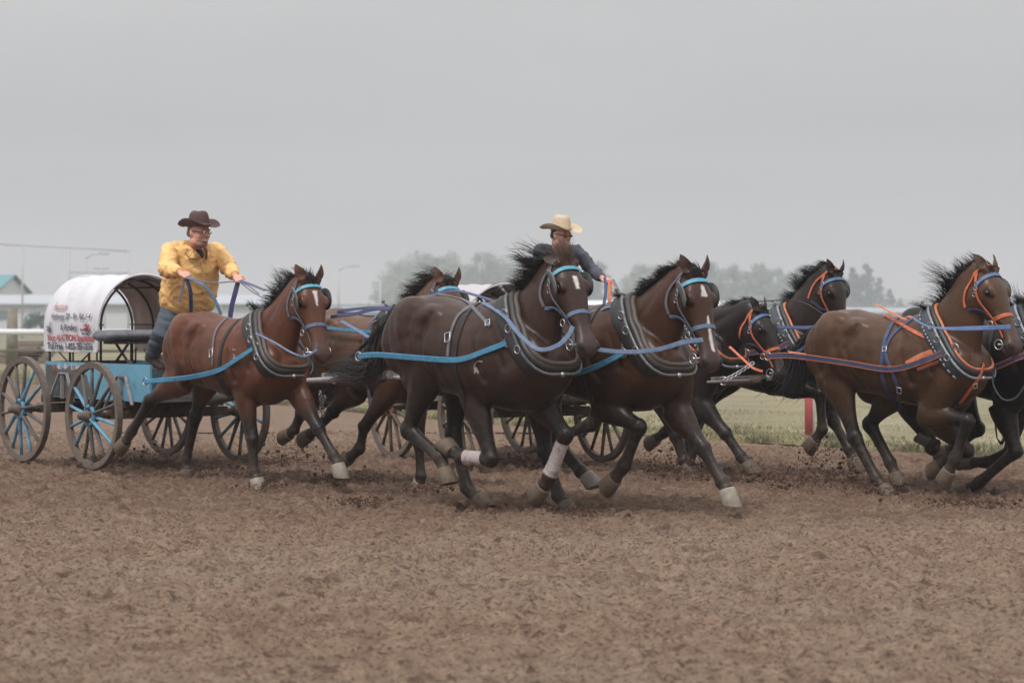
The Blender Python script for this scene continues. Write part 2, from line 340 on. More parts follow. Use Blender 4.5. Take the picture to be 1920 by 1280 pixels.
def horse(cfg):
    H = Horse(); H.cfg = cfg; sc_ = cfg.get('scale', 1.0); H.sc = sc_
    ph = radians(cfg['phi']); F = Vector((cos(ph), -sin(ph), 0)); R = Vector((-sin(ph), -cos(ph), 0)); O = Vector((cfg['O'][0], cfg['O'][1], cfg.get('dz', 0)))
    H.F, H.R, H.O = F, R, O
    def hp(s, z, lat=0.0): return O + F*(s*sc_) + R*(lat*sc_) + UP*(z*sc_)
    def pp(u, v, lat=0.0):
        d = ray(u, v); p0 = O + R*(lat*sc_); t = (p0-EYE).dot(R)/d.dot(R); return EYE + d*t
    def J(p, lat):
        if p[0] == 's': return hp(p[1], p[2], lat)
        if len(p) == 3: return pp(p[0], p[1], lat+p[2])
        return pp(p[0], p[1], lat)
    H.hp, H.pp = hp, pp
    root = empty('horse', (O.x, O.y, 0), cfg['label'], 'horse', cfg.get('group')); H.root = root
    body = MB()
    # --- trunk: s, top, bottom, half width, roundness of the top
    pit = cfg.get('pitch', 0.0)
    T = [(-1.17, 1.30, 1.08, .07, 1), (-1.12, 1.42, .97, .15, 1), (-1.0, 1.50, .92, .235, 1), (-.85, 1.555, .88, .28, 1), (-.68, 1.56, .85, .29, 1.0), (-.5, 1.525, .82, .287, 1.0), (-.3, 1.495, .775, .30, 1.05),
         (-.1, 1.50, .74, .302, 1.15), (.06, 1.565, .715, .272, 1.5), (.18, 1.565, .71, .24, 1.5), (.3, 1.50, .72, .22, 1.2), (.42, 1.36, .765, .20, 1), (.52, 1.22, .84, .165, 1), (.58, 1.12, .95, .11, 1)]
    rings = []
    for s, top, bot, hw, rd in T:
        zc = bot + (top-bot)*.45; r = []
        dz = pit*(s+.3)
        for j in range(22):
            t = 2*pi*j/22; cy, sz = cos(t), sin(t)
            zz = zc + (top-zc)*sz if sz > 0 else zc + (zc-bot)*sz
            yy = hw*(abs(cy)**(rd if sz > 0 else 1))*(1 if cy > 0 else -1)
            r.append(hp(s, zz+dz, yy))
        rings.append(r)
    body.loft(rings)
    # spine ridge and hip/croup muscles
    for sg in (-1, 1):
        body.ball(hp(-.80, 1.30, .16*sg), (.27*sc_, .135*sc_, .25*sc_), (F, R, UP))
        body.ball(hp(-.98, 1.20, .13*sg), (.17*sc_, .12*sc_, .24*sc_), (F, R, UP))
        body.ball(hp(-.60, 1.38, .15*sg), (.20*sc_, .12*sc_, .11*sc_), (F, R, UP))
        body.ball(hp(.43, 1.08, .10*sg), (.12*sc_, .10*sc_, .13*sc_), (F, R, UP))
    legs = []   # polylines for colouring
    hoofs = []
    def leg(kind, pts, lat, sg):
        """kind f/h; pts: upper joint, knee/hock, fetlock, coronet; sg = side"""
        la = lat*sg
        q = [J(pts[0], la), J(pts[1], la), J(pts[2], la), J(pts[3], la)]
        rr = R.copy()
        if kind == 'f':
            A, K, Fe, C = q
            top = hp(.20, 1.30, .155*sg); pt = hp(.44, 1.08, .15*sg)
            k_ = sc_
            smooth_tube(body, [top, pt*.5+top*.5, pt, A*.6+pt*.4, A], [(.10*k_, .05*k_), (.13*k_, .075*k_), (.13*k_, .085*k_), (.135*k_, .085*k_), (.115*k_, .075*k_)], [rr]*5)
            body.ball(hp(.12, 1.02, .14*sg)*.5 + A*.5 + UP*.03, (.13*k_, .075*k_, .13*k_), (F, R, UP))
            d = (K-A); c_ = (Fe-K)
            smooth_tube(body, [A-d*.12, A+d*.12, A+d*.38, A+d*.68, A+d*.88, K], [(0.127*k_, 0.088*k_), (0.123*k_, 0.088*k_), (0.101*k_, 0.075*k_), (0.068*k_, 0.059*k_), (0.061*k_, 0.055*k_), (0.064*k_, 0.057*k_)], [rr]*6)
            smooth_tube(body, [K-d*.04, K, K+c_*.14, K+c_*.3, K+c_*.75, K+c_*.92, Fe], [(0.058*k_, 0.055*k_), (0.068*k_, 0.062*k_), (0.057*k_, 0.051*k_), (0.048*k_, 0.039*k_), (0.047*k_, 0.039*k_), (0.055*k_, 0.046*k_), (0.061*k_, 0.053*k_)], [rr]*7)
        else:
            A, K, Fe, C = q; k_ = sc_
            hip = hp(-.84, 1.22, .14*sg); d = (K-A); c_ = (Fe-K)
            smooth_tube(body, [hip, hip*.5+A*.5, A], [(.24*k_, .115*k_), (.215*k_, .115*k_), (.15*k_, .095*k_)], [rr]*3)
            body.ball(A*.62+hp(-1.0, 1.0, .12*sg)*.38, (.16*k_, .095*k_, .16*k_), (F, R, UP))
            smooth_tube(body, [A-d*.15, A+d*.1, A+d*.35, A+d*.62, A+d*.86, K], [(0.182*k_, 0.116*k_), (0.160*k_, 0.105*k_), (0.123*k_, 0.083*k_), (0.083*k_, 0.064*k_), (0.066*k_, 0.053*k_), (0.073*k_, 0.057*k_)], [rr]*6)
            # point of hock behind the joint
            back = (d.normalized() - c_.normalized()); 
            bk = d.cross(R); bk = bk if (bk.dot(back) > 0 or back.length < .1) else bk
            bk = -(R.cross(d)).normalized() if False else None
            hk = K + d.normalized()*(.015*k_) + ((d.normalized()-c_.normalized())*.5)*(.055*k_)
            body.tube([A+d*.72+(hk-K)*.5, hk], [(.022*k_, .018*k_), (.028*k_, .022*k_)], rr, 10)
            smooth_tube(body, [K-d*.05, K, K+c_*.14, K+c_*.3, K+c_*.78, K+c_*.93, Fe], [(0.070*k_, 0.056*k_), (0.079*k_, 0.062*k_), (0.066*k_, 0.053*k_), (0.055*k_, 0.044*k_), (0.050*k_, 0.041*k_), (0.058*k_, 0.050*k_), (0.063*k_, 0.054*k_)], [rr]*7)
        p_ = (C-Fe)
        smooth_tube(body, [Fe-(Fe-K)*.03, Fe+p_*.25, Fe+p_*.6, Fe+p_*.95, C], [(0.062*k_, 0.054*k_), (0.055*k_, 0.048*k_), (0.048*k_, 0.044*k_), (0.059*k_, 0.055*k_), (0.062*k_, 0.057*k_)], [rr]*5)
        # ergot bulge
        legs.append((kind, sg, [A, K, Fe, C]))
        # hoof
        dd = (C-Fe); dd = (dd - R*dd.dot(R)); dd.normalize()
        turn = radians(pts[4] if len(pts) > 4 else 38)
        a_ = dd.dot(F); b_ = dd.dot(UP)
        # rotate forward->down
        n_ = (F*(a_*cos(turn)+b_*sin(turn)) + UP*(-a_*sin(turn)+b_*cos(turn))).normalized()
        fr = (dd - n_*dd.dot(n_)); 
        if fr.length < 1e-4: fr = F.copy()
        fr.normalize()
        hm = MB(); k = 18; rings = []
        for t, ra, rb, off in ((0, .062, .057, 0), (.08, .067, .061, 0), (1, .083, .073, .014), (1.04, .080, .070, .014), (1.0, .058, .048, .012), (.88, .035, .03, .011)):
            nn = (dd*(1-t)*.6 + n_*(.4+.6*t)).normalized(); f2 = (fr - nn*fr.dot(nn)).normalized(); l2 = nn.cross(f2)
            c = C - dd*(.012*k_) + (dd*.066 + n_*.056)*(t*k_) + f2*(off*k_)
            rg = []
            for j in range(k):
                an = 2*pi*j/k; x = cos(an); y = sin(an)
                if x < -.3: x = -.3 + (x+.3)*.75
                rg.append(c + f2*(ra*k_*x) + l2*(rb*k_*y))
            rings.append(rg)
        hm.loft(rings)
        light = pts[5] if len(pts) > 5 else 0
        o = hm.build('hoof', mat('hoof_pale', S(140, 130, 118), .6, noise=.2, nscale=25) if light else HOOF(), root)
        H.hoofs.append(o)
    H.hoofs = []
    for key, kind, sg in (('fn', 'f', 1), ('ff', 'f', -1), ('hn', 'h', 1), ('hf', 'h', -1)):
        leg(kind, cfg[key], .13 if kind == 'f' else .14, sg)
    H.legs = legs
    # --- neck and head frame
    poll = J(cfg['poll'], 0); az = radians(cfg.get('az', cfg['phi'])); A2 = Vector((cos(az), -sin(az), 0)); R2 = Vector((-sin(az), -cos(az), 0))
    d = ray(*cfg['muzzle'][:2]); t = (poll-EYE).dot(R2)/d.dot(R2); muz = EYE + d*t
    a = (muz-poll); Lh = a.length; print(cfg['id'], 'head', round(Lh, 3), 'poll', [round(c, 2) for c in poll], end=' ')
    Lw = .655*sc_
    if not cfg.get('freehead'): Lh = max(.92*Lw, min(1.06*Lw, Lh))
    a.normalize(); k_ = Lh/.62
    n_ = A2 + UP*.6; n_ = n_ - a*n_.dot(a)
    if cfg.get('roll'): n_ = Matrix.Rotation(radians(cfg['roll']), 3, a) @ n_
    n_.normalize(); y_ = n_.cross(a); y_.normalize()     # y_ = horse's left / right symmetric
    wd = cfg.get('headw', 1.0)*1.27
    def hd(x, y, z): return poll + a*(x*k_) + y_*(y*k_*wd) + n_*(z*k_)
    H.hd, H.ha, H.hn, H.hy, H.hk = hd, a, n_, y_, k_
    HS = [(-.10, .0, -.10, .045), (-.05, .025, -.16, .068), (.02, .045, -.215, .082), (.08, .055, -.245, .094), (.135, .055, -.25, .100), (.19, .047, -.235, .098), (.25, .034, -.205, .083), (.31, .022, -.175, .068), (.38, .008, -.150, .056), (.45, -.004, -.132, .050), (.51, -.010, -.130, .053), (.56, -.014, -.135, .060), (.605, -.026, -.135, .055), (.638, -.050, -.128, .042), (.652, -.072, -.118, .026)]
    rings = []
    for x, top, bot, hw in HS:
        zc = top-(top-bot)*.36; r = []
        for j in range(20):
            t = 2*pi*j/20; c_, s_ = cos(t), sin(t)
            e = .78 if s_ > 0 else 1.0
            zz = zc+(top-zc)*s_ if s_ > 0 else zc+(zc-bot)*s_
            low = 1 - .30*max(0, -s_)
            r.append(hd(x, hw*(abs(c_)**e)*low*(1 if c_ > 0 else -1), zz))
        rings.append(r)
    body.loft(rings)
    for sg in (-1, 1):
        body.ball(hd(.12, .055*sg, -.15), (.115*k_, .042*k_, .095*k_), (a, y_, n_))          # cheek
        body.ball(hd(.165, .080*sg, .022), (.050*k_, .024*k_, .024*k_), (a, y_, n_))          # brow
        body.ball(hd(.30, .058*sg, -.035), (.12*k_, .014*k_, .016*k_), (a, y_, n_))          # facial crest
        body.ball(hd(.580, .044*sg, -.062), (.050*k_, .026*k_, .036*k_), (a, y_, n_))         # nostril wing
        body.ball(hd(-.01, .052*sg, .03), (.035*k_, .028*k_, .03*k_), (a, y_, n_))
    body.ball(hd(.575, 0, -.138), (.048*k_, .042*k_, .030*k_), (a, y_, n_))                    # chin
    bend = cfg.get('bend', 0)
    thr = hd(-.05, 0, -.085); base = hp(.22, 1.20 + pit*.5); mid = (thr+base)/2 - UP*(.005*sc_) + R*bend
    l0, l1 = R, y_ if y_.dot(R) > 0 else -y_
    lm = (l0+l1).normalized()
    q1 = base*.72+mid*.28; q3 = mid*.45+thr*.55
    smooth_tube(body, [base, q1, mid, q3, thr, hd(.04, 0, -.07)], [(.37*sc_, .17*sc_), (.31*sc_, .150*sc_), (.232*sc_, .122*sc_), (.168*sc_, .102*sc_), (.132*sc_, .088*sc_), (.095*k_, .075*k_)], [l0, l0, lm, l1, l1, l1], k=18)
    H.neck = (base, mid, thr)
    me = fuse(body, .0125*sc_, 3)
    # relax the trunk so muscles flow into one another, leave head and lower legs crisp
    co = mesh_np(me); ne = len(me.edges); ed = np.empty(ne*2, dtype=np.int32); me.edges.foreach_get('vertices', ed); ed = ed.reshape(-1, 2)
    hd_c = np.array(hd(.25, 0, -.08)); wg = sst(.30, .50, np.linalg.norm(co-hd_c, axis=1)); wg = wg*sst(.62, .85, (co[:, 2]-O.z)/sc_)
    for kind, sg, P in legs:
        for i in (0, 1, 2):
            A, B = np.array(P[i]), np.array(P[i+1]); ab = B-A; tt = np.clip(((co-A)@ab)/(ab@ab), 0, 1); ds = np.linalg.norm(co-(A+tt[:, None]*ab), axis=1)
            wg = np.minimum(wg, np.where(tt > (.35 if i == 0 else -1), sst(.08, .16, ds), 1))
    deg = np.bincount(ed.ravel(), minlength=len(co)).astype(float); c0 = co.copy()
    for it in range(9):
        acc = np.stack([np.bincount(ed[:, 0], co[ed[:, 1], c], len(co)) + np.bincount(ed[:, 1], co[ed[:, 0], c], len(co)) for c in range(3)], -1)/deg[:, None]
        co = co + (acc-co)*(.62*wg)[:, None]
    me.vertices.foreach_set('co', co.astype(np.float32).ravel()); me.update()
    nr = mesh_nrm(me); sco = (co-np.array(O))@np.array(F); lco = (co-np.array(O))@np.array(R); zz_ = co[:, 2]
    rib = np.sin((sco+.35*(zz_-1.2))*52)*.0022*sst(-.55, -.4, sco)*sst(.05, -.1, sco)*sst(1.45, 1.3, zz_)*sst(.85, .98, zz_)
    mus = np.zeros(len(co)); SG = [
        (-.020, .026, [(.03, 1.44, .24), (-.04, 1.25, .30), (-.03, 1.08, .29), (.04, .95, .24)]), (-.014, .022, [(.10, 1.34, .25), (.17, 1.18, .26), (.22, 1.04, .24)]), (.012, .030, [(.12, 1.50, .20), (.24, 1.32, .24), (.36, 1.14, .22)]), (-.013, .022, [(.22, 1.48, .2), (.36, 1.30, .22), (.46, 1.16, .18)]),
        (-.020, .028, [(-.52, 1.42, .25), (-.60, 1.22, .29), (-.57, 1.02, .28), (-.50, .92, .2)]), (-.014, .030, [(-.96, 1.46, .2), (-1.02, 1.32, .24), (-.98, 1.12, .25), (-.88, .95, .24)]), (.012, .045, [(-.82, 1.42, .24), (-.80, 1.30, .29), (-.76, 1.10, .29)]), (-.010, .032, [(-.70, 1.42, .24), (-.74, 1.30, .29), (-.70, 1.12, .29)]),
        (.006, .010, [(-.08, .93, .22), (-.25, .92, .23), (-.42, .95, .22)])]
    for amp, sgm, cv_ in SG:
        for side in (-1, 1):
            pts_ = np.array([tuple(hp(q[0], q[1]+pit*(q[0]+.3), q[2]*side)) for q in cv_]); best = np.full(len(co), 9.0)
            for i in range(len(pts_)-1):
                A, B = pts_[i], pts_[i+1]; ab = B-A; tt = np.clip(((co-A)@ab)/(ab@ab), 0, 1); best = np.minimum(best, np.linalg.norm(co-(A+tt[:, None]*ab), axis=1))
            mus += amp*np.exp(-(best/(sgm*1.15))**2)
    for side in (-1, 1):                                             # cords of the neck
        for amp, sgm, up0, up1, w0 in ((-.012, .022, -.10, -.06, .12), (.010, .03, -.16, -.10, .09), (-.010, .025, .10, .05, .11)):
            A = np.array(base + UP*up0 + R*(w0*side)); B = np.array(thr + UP*up1 + l1*(.09*side)); ab = B-A; tt = np.clip(((co-A)@ab)/(ab@ab), 0, 1); mus += amp*np.exp(-(np.linalg.norm(co-(A+tt[:, None]*ab), axis=1)/(sgm*1.6))**2)
    dsp = (mus*1.35 + .014*(vnoise(sco*6.3+lco*2, zz_*5.2, 31)-.5) + .005*(vnoise(sco*14+lco*3, zz_*12, 32)-.5) + rib)*wg
    co = co + nr*dsp[:, None]; me.vertices.foreach_set('co', co.astype(np.float32).ravel()); me.update()
    # --- colouring of the coat
    co = mesh_np(me); n = len(co); coat = np.array(cfg['coat']); pts_c = np.array(cfg.get('points', S(19, 15, 14))); mud = np.array(S(70, 57, 48))
    sco = (co-np.array(O))@np.array(F); lco = (co-np.array(O))@np.array(R)
    f1 = vnoise(sco*6+lco*3, co[:, 2]*6, 5)*.6+vnoise(sco*17+lco*9, co[:, 2]*14, 6)*.4
    col = coat[None, :]*(0.80+.40*f1[:, None])
    # random patches of tone; underside shade painted into the coat towards belly, breast and inside
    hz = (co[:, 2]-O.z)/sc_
    belly_shade = sst(1.12, .78, hz)*cfg.get('belly', .45)
    col = col*(1-belly_shade[:, None]) + pts_c[None, :]*belly_shade[:, None]
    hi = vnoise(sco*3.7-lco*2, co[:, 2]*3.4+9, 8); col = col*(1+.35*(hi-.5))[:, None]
    for kind, sg, P in legs:
        for i in range(3):
            A, B = np.array(P[i]), np.array(P[i+1]); ab = B-A; tt = np.clip(((co-A)@ab)/(ab@ab), 0, 1); ds = np.linalg.norm(co-(A+tt[:, None]*ab), axis=1)
            wgt = sst(.14, .085, ds)
            lvl = (tt*.9 if i == 0 else .9+tt*.1 if i == 1 else 1+0*tt)
            dkn = sst(.25, .85, lvl)*wgt*cfg.get('legdark', 1)
            col = col*(1-dkn[:, None]) + pts_c[None, :]*dkn[:, None]
            if i >= 1:
                g = (tt if i == 1 else 1+tt)/2; md = sst(.1, .9, g+.5*(f1-.5))*wgt*(cfg.get('mud', {}).get(('f' if kind == 'f' else 'h')+('n' if sg > 0 else 'f'), .45))
                col = col*(1-md[:, None]) + mud[None, :]*md[:, None]
    # head marks
    rel = co-np.array(poll); hx = rel@np.array(a)/k_; hy = rel@np.array(y_)/k_; hz_ = rel@np.array(n_)/k_
    onh = (hx > -.05) & (hx < .7) & (np.abs(hy) < .14) & (hz_ > -.3) & (hz_ < .1)
    mzd = np.where(onh, sst(.40, .56, hx-.3*np.minimum(0, hz_+.05)*0), 0)*cfg.get('muzdark', .6)
    col = col*(1-mzd[:, None]) + np.array(S(74, 62, 60))[None, :]*mzd[:, None]
    for (x0_, w0, x1_, w1) in cfg.get('blaze', []):
        tt = np.clip((hx-x0_)/(x1_-x0_), 0, 1); inside = (hx > x0_-.012) & (hx < x1_+.012) & onh & (hz_ > -.045-.03*hx)
        wv = (w0+(w1-w0)*tt)*(.8+.5*vnoise(hx*60, hz_*0, 3)); bz = inside*sst(1.25, .75, np.abs(hy-.003)/np.maximum(wv, .002))
        col = col*(1-bz[:, None]) + np.array(S(196, 190, 186))[None, :]*bz[:, None]
    # dark line of the mouth, darker eye sockets
    mth = onh & (hx > .50) & (np.abs(hz_+.112-.02*(hx-.5)) < .008); col[mth] *= .3
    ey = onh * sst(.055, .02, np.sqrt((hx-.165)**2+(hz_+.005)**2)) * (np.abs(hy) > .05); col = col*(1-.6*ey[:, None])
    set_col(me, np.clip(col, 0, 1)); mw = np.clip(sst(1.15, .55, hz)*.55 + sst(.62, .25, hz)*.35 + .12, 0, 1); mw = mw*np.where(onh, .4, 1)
    ma = me.color_attributes.new('mudw', 'FLOAT_COLOR', 'POINT'); aa = np.ones((len(co), 4), dtype=np.float32); aa[:, :3] = (mw*cfg.get('mudk', 1))[:, None]; ma.data.foreach_set('color', aa.ravel())
    bm_ = coat_mat()
    H.bvh = bvh_of(me)
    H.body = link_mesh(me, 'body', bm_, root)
    # --- eyes, ears, nostrils
    for sg in (-1, 1):
        eye = MB().ball(hd(.168, .090*sg, -.004), (.024*k_, .016*k_, .019*k_), (a, y_, n_)); eye.build('eye', mat('eye', (.008, .006, .005), .08), root)
        o_ = hd(.64, .13*sg, .04); d_ = (hd(.580, .030*sg, -.065)-o_).normalized(); hh = H.bvh.ray_cast(o_, d_); cn = hh[0] if hh[0] is not None else hd(.6, .06*sg, -.06)
        fa = (a*.85+n_*.25-y_*sg*.35).normalized(); fb = (y_*sg*.8+n_*.55); fb = (fb-fa*fb.dot(fa)).normalized(); ns = MB().ball(cn, (.027*k_, .009*k_, .017*k_), (fa, fb, fa.cross(fb))); ns.build('nostril', mat('nostril', (.010, .007, .006), .8), root)
        ear_base = hd(-.015, .052*sg, .035); tilt = cfg.get('ears', .38)
        e_up = (-a*.80 + n_*(.55-tilt) + y_*(sg*.32)).normalized() if cfg.get('earback') is None else (-a*.75 - n_*cfg['earback'] + y_*(sg*.30)).normalized()
        if e_up.z < .35 and cfg.get('earback') is None: e_up = (e_up + UP*.6).normalized()
        e_f = (n_ - e_up*n_.dot(e_up)); e_f = (e_f*.6 + y_*sg*.5 + F*.15); e_f = (e_f - e_up*e_f.dot(e_up)).normalized(); e_s = e_up.cross(e_f)
        em = MB(); rings = []
        Le = .138*k_
        for t, wv, dp in ((0, .030, .030), (.15, .036, .034), (.35, .040, .030), (.55, .036, .022), (.75, .025, .014), (.9, .013, .008), (1, .002, .002)):
            c = ear_base + e_up*(Le*t) + e_f*(.018*k_*sin(t*pi))
            r = []
            for j in range(14):
                an = 2*pi*j/14; x = cos(an); y = sin(an)
                yy = y*dp if y < 0 else -y*dp*.45*(1 if t > .08 and t < .95 else 0) + (y*dp if not (t > .08 and t < .95) else 0)
                r.append(c + e_s*(wv*k_*x) + e_f*(yy*k_))
            rings.append(r)
        em.loft(rings); em.build('ear', mat('ear_'+cfg['id'], tuple(np.array(cfg['coat'])*cfg.get('eartone', .8)), .6, noise=.25, nscale=30), root)
    # --- mane, forelock and tail as locks of hair
    rnd = random.Random(cfg['seed'])
    hair_m = mat('hair_dark' if not cfg.get('hair') else 'hair_'+cfg['id'], cfg.get('hair', S(34, 30, 31)), .5, noise=.35, nscale=8, spec=.4)
    def lock(mb, p, d0, d1, ln, w0, seg=7, curl=0.0):
        pts = []; q = Vector(p); dr = Vector(d0).normalized(); side = Vector((rnd.uniform(-1, 1), rnd.uniform(-1, 1), rnd.uniform(-1, 1))); side.normalize()
        for i in range(seg+1):
            t = i/seg; pts.append(q.copy()); dd_ = (Vector(d0).normalized()*(1-t) + Vector(d1).normalized()*t + side*(curl*sin(t*5))).normalized(); q = q + dd_*(ln/seg)
        rings = []; nn = side
        for i in range(seg+1):
            t = i/seg; tg = (pts[min(i+1, seg)]-pts[max(i-1, 0)]).normalized(); b = tg.cross(nn); b = b.normalized() if b.length > 1e-4 else tg.orthogonal(); c = tg.cross(b)
            r_ = w0*(1-t*.93)*(1 if i else .8)
            rings.append([pts[i]+b*r_, pts[i]+c*(r_*.35), pts[i]-b*r_, pts[i]-c*(r_*.35)])
        mb.loft(rings)
    mm = MB()
    # crest line: from behind the poll to the withers, found on the skin
    wth = hp(.05, 1.57+pit*.35); crest = []
    for i in range(40):
        t = i/39
        c = hd(-.06, 0, 0)*(1-t)**2 + (mid + (UP*.20 + (-F)*.05)*sc_)*2*t*(1-t) + wth*t*t
        hit = H.bvh.find_nearest(c + UP*.03 - F*.02); crest.append(hit[0])
    H.crest = crest
    mcf = cfg.get('mane', {}); md0 = Vector(mcf.get('d0', (-.5, .25, .6))); md1 = Vector(mcf.get('d1', (-.9, .3, .2))); ml = mcf.get('len', .17); nm = mcf.get('n', 260); sp = mcf.get('spread', .35); mto = mcf.get('to', 1.0)
    prof = mcf.get('prof', [(0, 1), (1, 1)])
    def clumps(mb, starts, D0, D1, LN, ncl, per, spr, w=(.0014, .0042)):
        for ci in range(ncl):
            u_ = (ci+rnd.random())/ncl; p0, ln_m = starts(u_)
            jc = Vector((rnd.gauss(0, spr), rnd.gauss(0, spr), rnd.gauss(0, spr))); ln = LN*ln_m*rnd.uniform(.55, 1.15); d0 = (D0+jc*.5).normalized(); d1 = (D1+jc).normalized()
            wob = Vector((rnd.gauss(0, 1), rnd.gauss(0, 1), rnd.gauss(0, 1)))*.35
            for k in range(per):
                l_ = ln*rnd.uniform(.5, 1.08); rt = starts(min(.999, max(0, u_+rnd.gauss(0, .6/ncl))))[0] + Vector((rnd.gauss(0, .006), rnd.gauss(0, .006), -.012)); jj = Vector((rnd.gauss(0, .11), rnd.gauss(0, .11), rnd.gauss(0, .11)))
                if rnd.random() < .12: jj = jj*3
                seg = 8; pts = []; q = rt.copy()
                for i in range(seg+1):
                    t = i/seg; pts.append(q.copy()); q = q + (d0*(1-t)+d1*t+wob*sin(t*4.2)*.6+jj*(.3+t)).normalized()*(l_/seg)
                w0 = rnd.uniform(*w); nn = jc.normalized() if jc.length > .01 else UP; rings = []
                for i in range(seg+1):
                    t = i/seg; tg = (pts[min(i+1, seg)]-pts[max(i-1, 0)]).normalized(); b = tg.cross(nn); b = b.normalized() if b.length > 1e-4 else tg.orthogonal(); c = tg.cross(b); r_ = w0*(1-t**1.5*.93)
                    rings.append([pts[i]+b*r_, pts[i]+c*(r_*.4), pts[i]-b*r_, pts[i]-c*(r_*.4)])
                mb.loft(rings)
    def crest_at(t):
        t *= mto; idx = t*39; a0 = crest[int(idx)]; a1 = crest[min(39, int(idx)+1)]
        return a0 + (a1-a0)*(idx-int(idx)), np.interp(t, [q[0] for q in prof], [q[1] for q in prof])
    clumps(mm, crest_at, md0, md1, ml, mcf.get('ncl', 30), nm//6, sp*.8)
    clumps(mm, crest_at, (md0+Vector((-.5, 0, -.2))), md0*.3+md1, ml*.42, 44, 12, .12)      # short under-layer
    mm.build('mane', hair_m, root)
    fl = MB()
    fd0 = Vector(mcf.get('f0', (-.3, .2, .8))); fd1 = Vector(mcf.get('f1', (-.9, .2, .1)))
    def fore_at(t): return hd(-.06+.10*t, .03*sin(t*40), .045), 1.0
    clumps(fl, fore_at, fd0, fd1, mcf.get('fl', .13), mcf.get('fcl', 8), mcf.get('fn', 70)//5, .28)
    fl.build('forelock', hair_m if not cfg.get('fhair') else mat('forelock_'+cfg['id'], cfg['fhair'], .6, noise=.3, nscale=8), root)
    if cfg.get('tail'):
        tm = MB(); P = [J(q, 0) for q in cfg['tail']]; c = curve_pts([tuple(q) for q in P], 8); rt = cfg.get('tailr', .09)
        for i in range(int(cfg.get('tailn', 260)*1.7)):
            o1 = Vector((rnd.gauss(0, 1), rnd.gauss(0, 1), rnd.gauss(0, 1)))*rt*.5; o2 = Vector((rnd.gauss(0, 1), rnd.gauss(0, 1), rnd.gauss(0, 1)))*rt*.35
            e = rnd.uniform(.55, 1.0); st = rnd.uniform(0, .25); rings = []; m_ = 11; w0 = rnd.uniform(.002, .005); nn = o1.normalized(); pts = []
            for j in range(m_):
                t = st + (e-st)*j/(m_-1); x = t*(len(c)-1); i0 = int(x); i1 = min(i0+1, len(c)-1); p = Vector((c[i0]*(1-(x-i0)) + c[i1]*(x-i0)).tolist())
                pts.append(p + o1*min(1, t*1.6)*(1+.2*t) + o2*sin(t*4+i)*.6)
            for j in range(m_):
                tg = (pts[min(j+1, m_-1)]-pts[max(j-1, 0)]).normalized(); b = tg.cross(nn); b = b.normalized() if b.length > 1e-4 else tg.orthogonal(); cc = tg.cross(b); r_ = w0*(1-.9*(j/(m_-1))**2)
                rings.append([pts[j]+b*r_, pts[j]+cc*r_*.4, pts[j]-b*r_, pts[j]-cc*r_*.4])
            tm.loft(rings)
        tm.tube([P[0], Vector(c[6].tolist()), Vector(c[min(11, len(c)-1)].tolist())], [.045, .035, .02], k=10)
        tm.build('tail', hair_m, root)
    for kind, sg, P in legs: print(kind, '+' if sg > 0 else '-', [round((P[i+1]-P[i]).length, 2) for i in range(3)], end=' ')
    print()
    return H
HC = {}
BLK = S(46, 36, 34)
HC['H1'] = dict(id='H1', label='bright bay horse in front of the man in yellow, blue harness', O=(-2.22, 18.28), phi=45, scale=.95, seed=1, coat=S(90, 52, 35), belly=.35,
    poll=(579, 532), muzzle=(612, 668), blaze=[(.10, .018, .20, .006)], az=56, earback=None,
    fn=[(458, 735), (474, 822), (476, 885), (482, 899), 45, 1], ff=[(560, 738), (598, 805), (625, 853), (634, 872), 40, 1],
    hn=[(335, 712), (281, 752), (247, 808), (235, 828), 30], hf=[(385, 718), (368, 775), (349, 862), (351, 880), 40],
    tail=[('s', -1.14, 1.36), ('s', -1.20, 1.25), ('s', -1.24, 1.05), ('s', -1.30, .92)], tailn=30, tailr=.03,
    mane=dict(d0=(-.55, .2, .75), d1=(-.85, .25, .3), len=.19, n=330, ncl=13, spread=.4, prof=[(0, .5), (.35, 1.15), (.6, .8), (1, .9)], f0=(-.2, .1, 1), f1=(.2, .3, .5)))
HC['H2'] = dict(id='H2', label='light brown horse half hidden between the bright bay and the dark bandaged horse', O=(-1.07, 18.30), phi=45, scale=.97, seed=2, coat=S(89, 61, 43),
    poll=(838, 536), muzzle=(872, 668), az=58,
    fn=[(735, 725), (683, 800), (675, 840), (655, 858), 40], ff=[(780, 745), (786, 830), (789, 893), (787, 904), 50, 1],
    hn=[(660, 730), (625, 770), (597, 800), (580, 815), 30], hf=[(600, 735), (565, 775), (552, 805), (543, 812), 30],
    mane=dict(d0=(-.7, .2, .4), d1=(-.8, .2, -.3), len=.2, n=260, ncl=14, prof=[(0, 1.1), (.5, 1), (1, .5)], f0=(-.4, .1, .6), f1=(.6, .2, .1)), hair=S(48, 38, 34))
